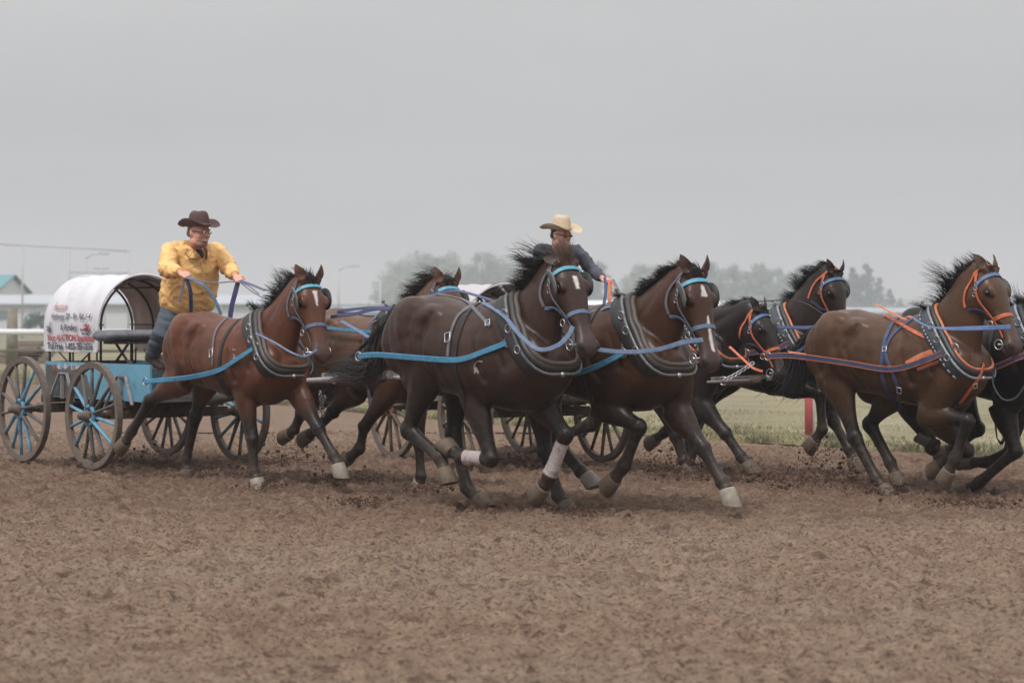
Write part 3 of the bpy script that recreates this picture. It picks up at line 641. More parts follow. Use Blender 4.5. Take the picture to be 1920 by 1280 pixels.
HC['H3'] = dict(id='H3', hk=.9, label='dark brown horse with white bandaged forelegs and a white star', O=(-.06, 15.85), phi=45, scale=1.03, seed=3, coat=S(55, 36, 27), belly=.6,
    poll=(1060, 500), muzzle=(1114, 648), earback=.75, blaze=[(.12, .018, .19, .012)], az=58,
    fn=[(888, 742), (921, 860), (866, 857), (848, 845), 35], ff=[(1012, 752), (1060, 815), (1030, 893), (1018, 912), 25],
    hn=[(800, 705), (766, 806), (826, 858), (833, 880), 10], hf=[(862, 715), (850, 812), (876, 916), (898, 933), 42],
    tail=[('s', -1.13, 1.40), ('s', -1.32, 1.30), (700, 690), (655, 690), (622, 700)], tailn=480, tailr=.105,
    mane=dict(d0=(-.75, .2, .5), d1=(-.95, .1, -.05), len=.24, n=340, ncl=16, spread=.25, prof=[(0, .7), (.3, 1.15), (.55, 1.1), (.8, .7), (1, .3)], f0=(-.25, .0, 1), f1=(-.7, .1, .7), fl=.20, fn=170, fcl=12), mud=dict(fn=.1, ff=.1, hn=.6, hf=.5), hair=S(44, 37, 36), fhair=S(92, 70, 60))
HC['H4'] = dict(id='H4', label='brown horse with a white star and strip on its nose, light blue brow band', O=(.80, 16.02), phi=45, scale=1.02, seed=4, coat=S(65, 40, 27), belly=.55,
    poll=(1301, 520), muzzle=(1346, 680), blaze=[(.09, .010, .15, .022), (.30, .008, .52, .014)], az=56,
    fn=[(1130, 758), (1198, 800), (1171, 872), (1152, 896), 20], ff=[(1268, 770), (1318, 840), (1354, 903), (1363, 919), 42, 1],
    hn=[(1010, 745), (1022, 845), (1047, 930), (1060, 944), 46], hf=[(1020, 760), (1050, 838), (1090, 884), (1101, 893), 40, 1],
    mane=dict(d0=(-.8, .2, .42), d1=(-.95, .2, -.05), len=.14, n=300, ncl=22, spread=.25, prof=[(0, .5), (.4, 1), (1, .8)], f0=(-.2, .1, .6), f1=(-.6, .2, -.1), fl=.1))
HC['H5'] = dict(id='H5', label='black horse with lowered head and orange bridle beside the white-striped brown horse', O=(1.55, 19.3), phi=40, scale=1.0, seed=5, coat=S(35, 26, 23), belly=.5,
    poll=(1423, 588), muzzle=(1480, 702), az=38, headw=1.0,
    fn=[(1308, 752), (1360, 812), (1390, 856), (1402, 868), 40], ff=[(1296, 765), (1303, 830), (1291, 878), (1289, 886), 50],
    hn=[('s', -.62, .88), (1108, 795), (1052, 818), (1025, 828), 20], hf=[('s', -.45, .85), (1268, 818), (1282, 865), (1288, 872), 40],
    tail=[('s', -1.12, 1.38), ('s', -1.3, 1.3), ('s', -1.5, 1.1)], tailn=100, tailr=.05,
    mane=dict(d0=(-.6, .2, .5), d1=(-.9, .2, .1), len=.12, n=260, ncl=18, prof=[(0, .5), (.3, 1), (1, .5)], f0=(.2, .1, .4), f1=(.5, .1, -.3), fl=.09), hair=S(28, 25, 25))
HC['H6'] = dict(id='H6', label='dark horse with raised head and orange bridle behind the brown horse with the tossed mane', O=(2.40, 19.62), phi=40, scale=.98, seed=6, coat=S(43, 31, 26), belly=.7,
    poll=(1563, 517), muzzle=(1592, 640), az=48,
    fn=[(1482, 722), (1537, 738), (1542, 806), (1528, 824), 15], ff=[(1548, 725), (1563, 790), (1592, 842), (1600, 860), 30],
    hn=[('s', -.7, .88), ('s', -.95, .60), ('s', -1.15, .34), ('s', -1.25, .28), 20], hf=[('s', -.6, .88), ('s', -.85, .60), ('s', -1.0, .30), ('s', -1.08, .22), 20],
    tail=[('s', -1.12, 1.38), ('s', -1.3, 1.3), ('s', -1.5, 1.1)], tailn=100, tailr=.05,
    mane=dict(d0=(-.7, .2, .5), d1=(-.95, .2, .05), len=.16, n=280, ncl=14, prof=[(0, .6), (.4, 1.2), (1, .8)], f0=(-.5, .1, .5), f1=(-.9, .2, .1), fl=.12), hair=S(28, 25, 25))
HC['H7'] = dict(id='H7', label='brown horse in orange and blue harness with its black mane tossed upwards', O=(3.35, 17.35), phi=45, scale=.96, seed=7, coat=S(77, 52, 35), belly=.35,
    poll=(1852, 512), muzzle=(1918, 650), az=50, ears=.55,
    fn=[(1738, 775), (1815, 788), (1790, 862), (1779, 882), 15], ff=[(1762, 790), (1815, 845), (1780, 858), (1762, 872), 25],
    hn=[(1570, 712), (1602, 818), (1643, 898), (1657, 912), 42], hf=[(1672, 738), (1631, 795), (1670, 868), (1678, 888), 10],
    tail=[('s', -1.12, 1.36), ('s', -1.28, 1.20), ('s', -1.36, .95), ('s', -1.50, .86)], tailn=380, tailr=.12,
    mane=dict(d0=(-.5, .2, .8), d1=(-.75, .25, .5), len=.26, n=330, ncl=8, spread=.5, prof=[(0, .35), (.3, .9), (.55, 1.25), (.75, 1.0), (1, .7)], f0=(-.5, .1, .5), f1=(-.9, .2, .3), fl=.12), hair=S(28, 25, 25), legdark=1.0)
HC['H8'] = dict(id='H8', label='black horse at the right edge, its head out of view', O=(4.10, 17.60), phi=45, scale=.98, seed=8, coat=S(26, 20, 18), belly=.7,
    poll=(2040, 625), muzzle=(2090, 750), az=45,
    fn=[(1880, 765), (1905, 845), (1835, 905), (1815, 915), 20], ff=[(1905, 765), (1895, 845), (1850, 866), (1822, 866), 20],
    hn=[(1715, 760), (1748, 838), (1758, 835), (1745, 828), 25], hf=[('s', -.6, .88), ('s', -.4, .50), ('s', -.62, .34), ('s', -.7, .30), 25],
    tail=[('s', -1.12, 1.38), ('s', -1.3, 1.3), ('s', -1.5, 1.1)], tailn=60, tailr=.05,
    mane=dict(d0=(-.5, .2, .8), d1=(-.9, .2, .3), len=.2, n=150), hair=S(28, 25, 25))
HORSES = {}
for k_id in HC: HC[k_id]['group'] = 'horses pulling the chuckwagons'
for k_id in HC: HORSES[k_id] = horse(HC[k_id])
# ------------------------------------------------------------------ harness
def fm(name, c, **k): return mat(name, tuple((.62*x+.06*(c[0]+c[1]+c[2])/3) for x in c), k.pop('rough', .55), bump=.0012, bscale=160, noise=.22, nscale=34, dirt=.04, **k)
STEEL = mat('steel', (.42, .42, .44), .35, metal=.9, dirt=.25)
TEAM = {
 'A': dict(brow=fm('light_blue_strap', S(92, 178, 208)), nose=fm('slate_blue_strap', S(104, 126, 160)), cheek=fm('grey_strap', S(112, 112, 122)), dark=fm('navy_strap', S(48, 58, 96)), back=fm('grey_strap', S(112, 112, 122)), trace=fm('trace_blue', S(66, 148, 190)), collar=fm('collar_leather', S(62, 56, 52), rough=.45), pad=fm('collar_pad', S(44, 41, 41), rough=.5), rein=fm('slate_blue_strap', S(1, 1, 1)), inner=fm('collar_inner', S(96, 82, 74)), hame=fm('hame_grey', S(120, 122, 126), rough=.4)),
 'B': dict(brow=fm('blue_strap', S(84, 118, 168)), nose=fm('orange_strap', S(226, 112, 66)), cheek=fm('orange_strap', S(1, 1, 1)), dark=fm('navy_strap', S(1, 1, 1)), back=fm('denim_strap', S(66, 84, 130)), trace=fm('denim_strap', S(1, 1, 1)), collar=fm('collar_dark', S(46, 46, 48), rough=.45), pad=fm('collar_slate', S(66, 74, 82), rough=.5), rein=fm('blue_strap', S(1, 1, 1)), inner=fm('orange_edge', S(222, 128, 84)), hame=fm('hame_pale', S(158, 162, 172), rough=.4)),
}
BLACKL = fm('black_leather', S(34, 32, 34), rough=.5)
def torus(mb, c, R_, r_, ax, k=20, kk=6, sx=1.0):
    """ring around axis ax[2]; ax[0], ax[1] span it"""
    mb.tube([Vector(c)+ax[0]*(R_*sx*cos(2*pi*i/k))+ax[1]*(R_*sin(2*pi*i/k)) for i in range(k)], r_, k=kk, closed=True, cap=False)
def on_skin(H, pts, off=.006):
    P = []; Nn = []
    for p in pts:
        h = H.bvh.find_nearest(p)
        if h[0] is None: continue
        n = h[1]; P.append(h[0]+n*off); Nn.append(n.copy())
    return smoothP(P, 2), smoothP(Nn, 3)
def smoothP(P, it=1):
    P = [p.copy() for p in P]
    for _ in range(it): P = [P[0]]+[(P[i-1]+P[i]*2+P[i+1])/4 for i in range(1, len(P)-1)]+[P[-1]] if len(P) > 2 else P
    return P
def px_skin(H, pix, off=.007, n=10):
    """strap lying on the hide along a row of sighted points"""
    P = []; Nn = []
    for q in curve_pts(pix, n):
        d = ray(q[0], q[1]).normalized(); h = H.bvh.ray_cast(EYE, d)
        if h[0] is None: continue
        P.append(h[0]+h[1]*off); Nn.append(h[1].copy())
    return smoothP(P, 2), smoothP(Nn, 3)
def strap(H, name, P, Nn, w, m, parent, th=.004):
    w = w*.88 if not isinstance(w, list) else w
    if len(P) < 2: return None
    return MB().ribbon(P, Nn, w, th).build(name, m, parent, False)
def rect_buckle(mb, c, t, n, w, h):
    t = t.normalized(); n = (n-t*n.dot(t)).normalized(); s = t.cross(n)
    pts = [c+t*h+s*w, c+t*h-s*w, c-t*h-s*w, c-t*h+s*w]
    mb.tube(pts, .0045, lat=n, k=6, closed=True, cap=False)
def harness(H, team):
    T = TEAM[team]; c = H.cfg; root = H.root; hd = H.hd; k = H.hk; sc_ = H.sc
    # bridle
    br = empty('bridle', hd(.05, 0, .05)); br.parent = root; br.matrix_parent_inverse = wmat(root).inverted()
    def hs(name, loc, w, m, mirror=False, off=.006, n=6):
        for sg in ((1, -1) if mirror else (1,)):
            pts = [hd(q[0], q[1]*sg, q[2]) for q in curve_pts(loc, n)]; P, Nn = on_skin(H, pts, off); strap(H, name, P, Nn, w*k, m, br, .004)
    hs('brow_band', [(.075, -.115, -.06), (.058, -.10, -.01), (.045, -.05, .055), (.042, 0, .07), (.045, .05, .055), (.058, .10, -.01), (.075, .115, -.06)], .036, T['brow'], off=.010)
    hs('crown_strap', [(.06, -.11, -.07), (-.02, -.09, -.02), (-.05, -.03, .03), (-.05, .03, .03), (-.02, .09, -.02), (.06, .11, -.07)], .028, T['cheek'])
    hs('cheek_strap', [(.06, .12, -.06), (.15, .12, -.10), (.27, .10, -.10), (.38, .08, -.09), (.50, .07, -.095)], .024, T['cheek'], True, .008)
    hs('throat_latch', [(-.03, .08, .0), (-.01, .11, -.08), (.04, .10, -.16), (.10, .08, -.21), (.15, .03, -.25)], .024, T['cheek'] if team == 'A' else T['nose'], True, .010)
    hs('jaw_strap', [(.37, .08, -.09), (.28, .09, -.14), (.22, .09, -.18), (.17, .05, -.24)], .026, T['nose'] if team == 'A' else T['dark'], True, .008)
    nb = [(.365, .11*cos(2*pi*i/18), -.075+.12*sin(2*pi*i/18)) for i in range(19)]
    P, Nn = on_skin(H, [hd(*q) for q in nb], .008); strap(H, 'nose_band', P, Nn, .034*k, T['nose'], br, .006)
    for sg in (-1, 1):
        m = MB(); torus(m, hd(.375, .078*sg, -.105), .024*k, .0045, (H.ha, H.hn)); m.build('strap_ring', STEEL, br)
        m = MB(); torus(m, hd(.54, .078*sg, -.115), .036*k, .0050, (H.ha, H.hn)); m.build('bit_ring', STEEL, br)
    m = MB(); m.tube([hd(.54, -.08, -.115), hd(.54, .08, -.115)], .008*k, k=8); m.build('bit', STEEL, br)
    if c.get('blinkers', 1):
        for sg in (-1, 1):
            near = H.hy.dot(EYE-H.O)*sg > 0
            if team == 'B' and near: continue
            oy = (H.hy*sg - H.hn*.55 + H.ha*.05).normalized(); ax = (H.ha - oy*H.ha.dot(oy)).normalized(); az_ = oy.cross(ax)
            cc = hd(.125, .112*sg, .01) if near else hd(.115, .098*sg, -.030); m = MB(); rings = []
            for t, rr in ((-.004, .2), (-.004, .92), (-.001, 1.0), (.004, 1.0), (.009, .92), (.012, .2)):
                rings.append([cc + oy*(t+.014*(rr*cos(0))*((cos(2*pi*j/20))**2)*.9) + ax*((.095 if near else .095)*k*rr*cos(2*pi*j/20)) + az_*((.062 if near else .066)*k*rr*sin(2*pi*j/20)) for j in range(20)])
            m.loft(rings); m.build('blinker', BLACKL if not near else fm('blinker_grey', S(120, 122, 124)), br)
    for i, z in enumerate((-.085, -.12, -.155)):
        n0 = H.hy if H.hy.dot(EYE-H.O) > 0 else -H.hy; sg = 1 if n0 is H.hy else -1
        p, n = on_skin(H, [hd(.05+.035*i, .14*sg, z+.04)], .012); hang = MB(); torus(hang, p[0], .015*k, .0035, (H.ha, H.hn)); hang.build('bridle_ring', STEEL, br)
    # collar, fitted round the base of the neck
    b_ = H.hp(.53, 1.07); t_ = H.hp(.10, 1.60); Cc = b_*.52+t_*.48; Uc = (t_-b_).normalized(); Nc = Uc.cross(H.R); Nc = Nc if Nc.dot(H.F) > 0 else -Nc
    co_ = empty('horse_collar', Cc); co_.parent = root; co_.matrix_parent_inverse = wmat(root).inverted()
    nA = 44
    def ring(shift, off, cap=1.0, mn=0.0):
        rr = []
        C0 = Cc + Nc*shift
        for i in range(nA):
            an = 2*pi*i/nA; d = H.R*cos(an)+Uc*sin(an)
            h = H.bvh.ray_cast(C0+d*1.0, -d); r0 = (h[0]-C0).length if h[0] is not None else .2
            lim = (.225 if sin(an) > 0 else .225)*abs(cos(an)) + (.38 if sin(an) > 0 else .33)*abs(sin(an)); r0 = min(r0, lim*sc_*cap)
            r0 = max(r0, mn*sc_); rr.append(r0+off)
        for _ in range(3): rr = [(rr[i-1]+2*rr[i]+rr[(i+1) % nA])/4 for i in range(nA)]
        return [C0 + (H.R*cos(2*pi*i/nA)+Uc*sin(2*pi*i/nA))*rr[i] for i in range(nA)], C0
    Rg, C0 = ring(0, .020, mn=.17); m = MB(); m.tube(Rg, .032*sc_, k=12, closed=True, cap=False); m.build('collar_roll', T['collar'], co_)
    Ri, _ = ring(.030, .016 if team == 'A' else .022, .97, mn=.155); m = MB(); m.tube(Ri, (.021 if team == 'A' else .014)*sc_, k=10, closed=True, cap=False); m.build('collar_rim', T['inner'], co_)
    Ro, _ = ring(-.03, .042, 1.02, mn=.19); Rb, _ = ring(-.115, .022, 1.08, mn=.21); Rc, _ = ring(-.135, .008, 1.10, mn=.21); Ro2 = [p*.5+q*.5 for p, q in zip(Ro, Rg)]
    m = MB(); m.loft([Ro2, Ro, Rb, Rc], cap=False); m.build('collar_pad', T['pad'], co_)
    hm_, _ = ring(-.012, .066, 1.0, mn=.17); m = MB()
    a0 = [hm_[i % nA] for i in range(nA//4+2, nA//4+nA-1)]
    m.tube(a0, .0115*sc_, k=8)
    for e_, sg in ((a0[0], -1), (a0[-1], 1)): m.tube([e_, e_+Uc*.05+H.R*(.02*sg)], .010, k=8); m.ball(e_+Uc*.06+H.R*(.02*sg), .017)
    m.build('hame', T['hame'], co_)
    # rings, buckles and rivets on the near hame
    for an in (-35, 5, 40):
        for sg in (1, -1):
            i = int((an if sg > 0 else 180-an)/360*nA) % nA; q = hm_[i]; o_ = (q-Cc).normalized(); m = MB(); torus(m, q+o_*.02-Nc*.01, .028*sc_, .005, (Uc, Nc)); m.build('collar_ring', STEEL, co_)
    q = hm_[int(270/360*nA)]; m = MB(); m.ball(q-Uc*.005, .022); m.build('collar_clasp', STEEL, co_)
    if team == 'B':
        m = MB()
        for i in range(0, nA, 1):
            p = Rb[i]*.8+Ro[i]*.2; p2 = Rb[(i+1) % nA]*.8+Ro[(i+1) % nA]*.2; o_ = (p-Cc).normalized(); m.bar(p+o_*.006, p*.45+p2*.55+o_*.006, .006, .010, Nc)
        m.build('white_stitching', mat('white_thread', S(160, 160, 164), .7), co_)
    if c.get('extra_straps'):
        for nm, pix, w_, mm in c['extra_straps']:
            P, Nn = px_skin(H, pix); strap(H, nm, P, Nn, w_, T[mm] if isinstance(mm, str) else mm, root)
    # girth running all the way round behind the elbows
    gs = c.get('girth_s', -.02); m = MB(); P = []; Nn = []; C1 = H.hp(gs, 1.2); g0 = c.get('girth_from', 0); N_ = 60
    for i in range(N_+1):
        an = 2*pi*i/N_ + pi/2; d = H.R*cos(an)+UP*sin(an); h = H.bvh.ray_cast(C1+d*1.2, -d)
        if h[0] is None: continue
        P.append(h[0]+h[1]*.007); Nn.append(h[1].copy())
    strap(H, 'girth', smoothP(P, 1), smoothP(Nn, 2), .042*sc_, c.get('girthmat', T['back']), root)
    # trace
    for tr in c.get('traces', []):
        P = [H.pp(q[0], q[1], q[2]) for q in curve_pts(tr['pts'], 8)]
        Nn = [H.R.copy() for _ in P]
        for i, p in enumerate(P):
            h = H.bvh.find_nearest(p)
            if h[0] is not None and (p-h[0]).length < .2:
                Nn[i] = (Nn[i]*.4+h[1]*.6).normalized()
                if (p-h[0]).dot(h[1]) < .012: P[i] = h[0]+h[1]*.014
        P = smoothP(P, 2); tp = strap(H, 'trace', P, smoothP(Nn, 4), (tr.get('w', .050) if team == 'A' else .036), T['trace'], root, .008)
        if team == 'B':
            for sg in (-1, 1):
                Q = []
                for i, p in enumerate(P):
                    t = (P[min(i+1, len(P)-1)]-P[max(i-1, 0)]).normalized(); Q.append(p + t.cross(Nn[i]).normalized()*(.036*.55*sg))
                strap(H, 'trace_edging', Q, smoothP(Nn, 4), tr.get('ew', .009)*.8, T['inner'], tp, .010)
        for q in (P[0], P[-1]): m = MB(); torus(m, q, .034, .0055, (UP, H.F)); m.build('trace_ring', STEEL, tp)
    if c.get('buckles'):
        for (u, v, w_, h_) in c['buckles']:
            P, Nn = px_skin(H, [(u, v-6), (u, v+6)], .014, 2); m = MB()
            if len(P) < 2: continue
            rect_buckle(m, (P[0]+P[-1])/2, P[-1]-P[0], Nn[0], w_, h_); m.build('strap_buckle', mat('bright_buckle', (.6, .6, .62), .3, metal=.6), root)
    for pix in c.get('brands', []):
        P, Nn = px_skin(H, pix, .003, 5); strap(H, 'freeze_brand', P, Nn, .011, mat('brand_white', S(150, 140, 134), .8), root, .001)
    for (leg, i, a, b) in c.get('bandages', []):
        Pj = [l for l in H.legs if l[0] == leg[0] and (l[1] > 0) == (leg[1] == 'n')][0][2]; A, B = Pj[i], Pj[i+1]; m = MB(); pts = []; rad = []
        n_ = 26
        for j in range(n_):
            t = a+(b-a)*j/(n_-1); pts.append(A+(B-A)*t); e_ = .053 + .0012*sin(j*1.9) + (.012*max(0, (t-.7)/.3)); rad.append((e_*sc_, e_*.86*sc_))
        m.tube(pts, rad, lat=H.R, k=16); m.build('leg_bandage', mat('bandage', S(168, 158, 156), .9, noise=.12, nscale=14, bump=.002, dirt=.35, dirtcol=S(120, 94, 80)), root)
CF = HC
CF['H1'].update(girthmat=BLACKL, girth_s=-.10, traces=[dict(pts=[(480, 650, .24), (440, 676, .29), (408, 695, .31), (350, 708, .31), (272, 715, .31)])],
    extra_straps=[('back_strap', [(466, 576), (440, 586), (415, 607), (402, 632), (399, 684)], .03, 'back'), ('collar_strap', [(462, 580), (470, 602), (480, 628)], .03, 'brow'), ('back_band', [(432, 590), (452, 578), (466, 576)], .035, 'back'), ('belly_strap', [(404, 696), (412, 715), (432, 745)], .035, BLACKL)],
    buckles=[(398, 662, .022, .036)], brands=[[(436, 655), (442, 656)], [(438, 664), (441, 670), (437, 671)]])
CF['H2'].update(traces=[dict(pts=[(750, 612, .2), (700, 622, .29), (640, 618, .31), (600, 612, .31)], w=.035)],
    extra_straps=[('back_strap', [(735, 585), (705, 598), (690, 620), (684, 660), (680, 690)], .028, 'dark'), ('back_band', [(632, 585), (665, 587), (690, 592), (730, 590)], .03, 'rein'), ('back_band', [(700, 605), (720, 596), (745, 586)], .03, 'back')], buckles=[(682, 672, .018, .03)])
CF['H3'].update(girthmat=BLACKL, girth_s=-.20, traces=[dict(pts=[(955, 641, .22), (905, 660, .28), (872, 672, .31), (840, 675, .31), (760, 669, .32), (705, 665, .33), (672, 668, .33)])],
    extra_straps=[('back_strap', [(885, 575), (862, 590), (850, 612), (843, 640), (840, 668)], .032, 'back'), ('back_band', [(815, 552), (845, 556), (868, 563), (885, 572)], .035, 'back'), ('collar_strap', [(885, 575), (903, 594), (920, 612)], .032, 'back'), ('back_band', [(868, 583), (890, 570), (910, 566)], .035, 'back')],
    buckles=[(841, 633, .024, .036), (916, 606, .02, .022)], brands=[[(905, 678), (896, 677), (890, 684), (890, 692)], [(890, 700), (892, 688), (897, 700)], [(891, 696), (896, 696)]],
    bandages=[('fn', 1, .28, .86), ('ff', 1, .14, .95)])
CF['H4'].update(girthmat=BLACKL, girth_s=-.10, traces=[dict(pts=[(1168, 662, .24), (1125, 684, .29), (1080, 700, .31), (1040, 703, .31), (990, 705, .32)])],
    extra_straps=[('back_strap', [(1120, 582), (1085, 600), (1076, 640), (1078, 690)], .03, 'back'), ('collar_strap', [(1128, 582), (1150, 576), (1168, 594), (1170, 630), (1168, 672)], .034, 'rein')], buckles=[(1077, 668, .022, .034)])
CF['H5'].update(traces=[dict(pts=[(1330, 676, .22), (1300, 674, .27), (1255, 672, .29), (1200, 670, .3)], w=.05, ew=.016)], girth_s=.0, brands=[[(1280, 704), (1283, 694), (1286, 704)], [(1281, 701), (1285, 701)]],
    extra_straps=[('collar_strap', [(1283, 640), (1300, 655), (1318, 665)], .03, 'nose')])
CF['H6'].update(traces=[dict(pts=[(1490, 640, .22), (1450, 655, .28), (1400, 662, .3)], w=.045)], girth_s=.0, girthmat=BLACKL)
CF['H7'].update(girth_s=-.22, traces=[dict(pts=[(1790, 652, .22), (1735, 675, .28), (1672, 692, .31), (1600, 682, .31), (1540, 673, .32), (1480, 666, .33), (1440, 668, .33)], ew=.010)],
    extra_straps=[('back_strap', [(1712, 598), (1682, 620), (1664, 645), (1662, 668), (1672, 694), (1684, 730), (1688, 780)], .034, 'back'), ('collar_strap', [(1625, 573), (1660, 592), (1695, 612), (1740, 634), (1772, 638)], .036, 'nose'), ('back_band', [(1610, 572), (1650, 578), (1690, 590), (1712, 597)], .034, 'nose'),
    ('trace_pad', [(1700, 682), (1730, 666), (1765, 654)], .05, 'inner'), ('trace_pad', [(1720, 692), (1755, 680), (1775, 668)], .03, 'inner'), ('breast_strap', [(1844, 682), (1836, 705), (1822, 725), (1800, 755)], .034, 'nose')],
    buckles=[(1687, 730, .018, .03), (1660, 655, .018, .02), (1827, 722, .016, .02)])
CF['H8'].update(traces=[dict(pts=[(1930, 662, .24), (1895, 676, .28), (1866, 688, .3), (1840, 690, .3)], w=.045, ew=.016)], girthmat=BLACKL)
for k_id, H_ in HORSES.items(): harness(H_, 'A' if k_id in ('H1', 'H2', 'H3', 'H4') else 'B')
# ------------------------------------------------------------------ chuckwagons
WOODMUD = S(82, 70, 61)
def text_mesh(txt, size, place, m, name, parent, sx=1.0, bold=0.0):
    """letters laid on a curved surface: place(x, y, h) -> world"""
    cu = bpy.data.curves.new('t', 'FONT'); cu.body = txt; cu.size = size; cu.align_x = 'CENTER'; cu.resolution_u = 3; cu.offset = bold
    o = bpy.data.objects.new('t', cu); COL.objects.link(o); dg = bpy.context.evaluated_depsgraph_get(); me = bpy.data.meshes.new_from_object(o.evaluated_get(dg))
    bpy.data.objects.remove(o); bpy.data.curves.remove(cu)
    for v in me.vertices: v.co = place(v.co.x*sx, v.co.y, 0)
    return link_mesh(me, name, m, parent, False)
def wheel(W, s, l, rad, near, blue, root, spin):
    """spoked wooden wheel with an iron tyre; l = lateral position"""
    c = W.p(s, l, rad); F, R = W.F, W.R; out_ = R if near else -R
    e = empty('wheel', c); e.parent = root; e.matrix_parent_inverse = wmat(root).inverted()
    k = 56; wood = W.m['wheel']; m = MB(); rings = []
    for i in range(k):
        a = 2*pi*i/k; d = F*cos(a)+UP*sin(a)
        rings.append([c+d*(rad-.062)-R*.022, c+d*(rad-.062)+R*.022, c+d*(rad-.012)+R*.027, c+d*(rad-.012)-R*.027])
    m.loft(rings, closed=True, cap=False); m.build('felloe', wood, e, False)
    m = MB(); rings = []
    for i in range(k):
        a = 2*pi*i/k; d = F*cos(a)+UP*sin(a)
        rings.append([c+d*(rad-.012)-R*.029, c+d*(rad-.012)+R*.029, c+d*rad+R*.027, c+d*rad-R*.027])
    m.loft(rings, closed=True, cap=False); m.build('tyre', W.m['tyre'], e, False)
    prof = [(-.10, .030), (-.09, .05), (-.03, .062), (-.028, .075), (.03, .075), (.032, .058), (.085, .050), (.09, .040), (.135, .038), (.14, .026), (.15, .022)]
    m = MB(); rings = []
    for t, r in prof: rings.append([c+out_*(t+.01)+F*(r*cos(2*pi*i/20))+UP*(r*sin(2*pi*i/20)) for i in range(20)])
    m.loft(rings); m.build('hub', W.m['hub'], e)
    m = MB(); torus(m, c+out_*.042, .085, .022, (F, UP), k=26); m.build('hub_band', W.m['hubband'], e)
    rnd = random.Random(int(s*100+l*7)+5); n = 14
    for i in range(n):
        a = 2*pi*(i+spin)/n; d = F*cos(a)+UP*sin(a); b = d.cross(R)
        m = MB(); st = -.015 if i % 2 else .015
        A = c+d*.055+out_*(.03+st); B = c+d*(rad-.055)
        m.tube([A, A*.75+B*.25, A*.3+B*.7, B], [(.017, .027), (.017, .024), (.014, .018), (.016, .018)], lat=R, k=8)
        m.build('spoke', W.m['spoke_blue'] if (blue and (i+blue) % 14 in (0, 1, 2, 3, 7, 8)) else W.m['spoke'], e)
class Wg: pass
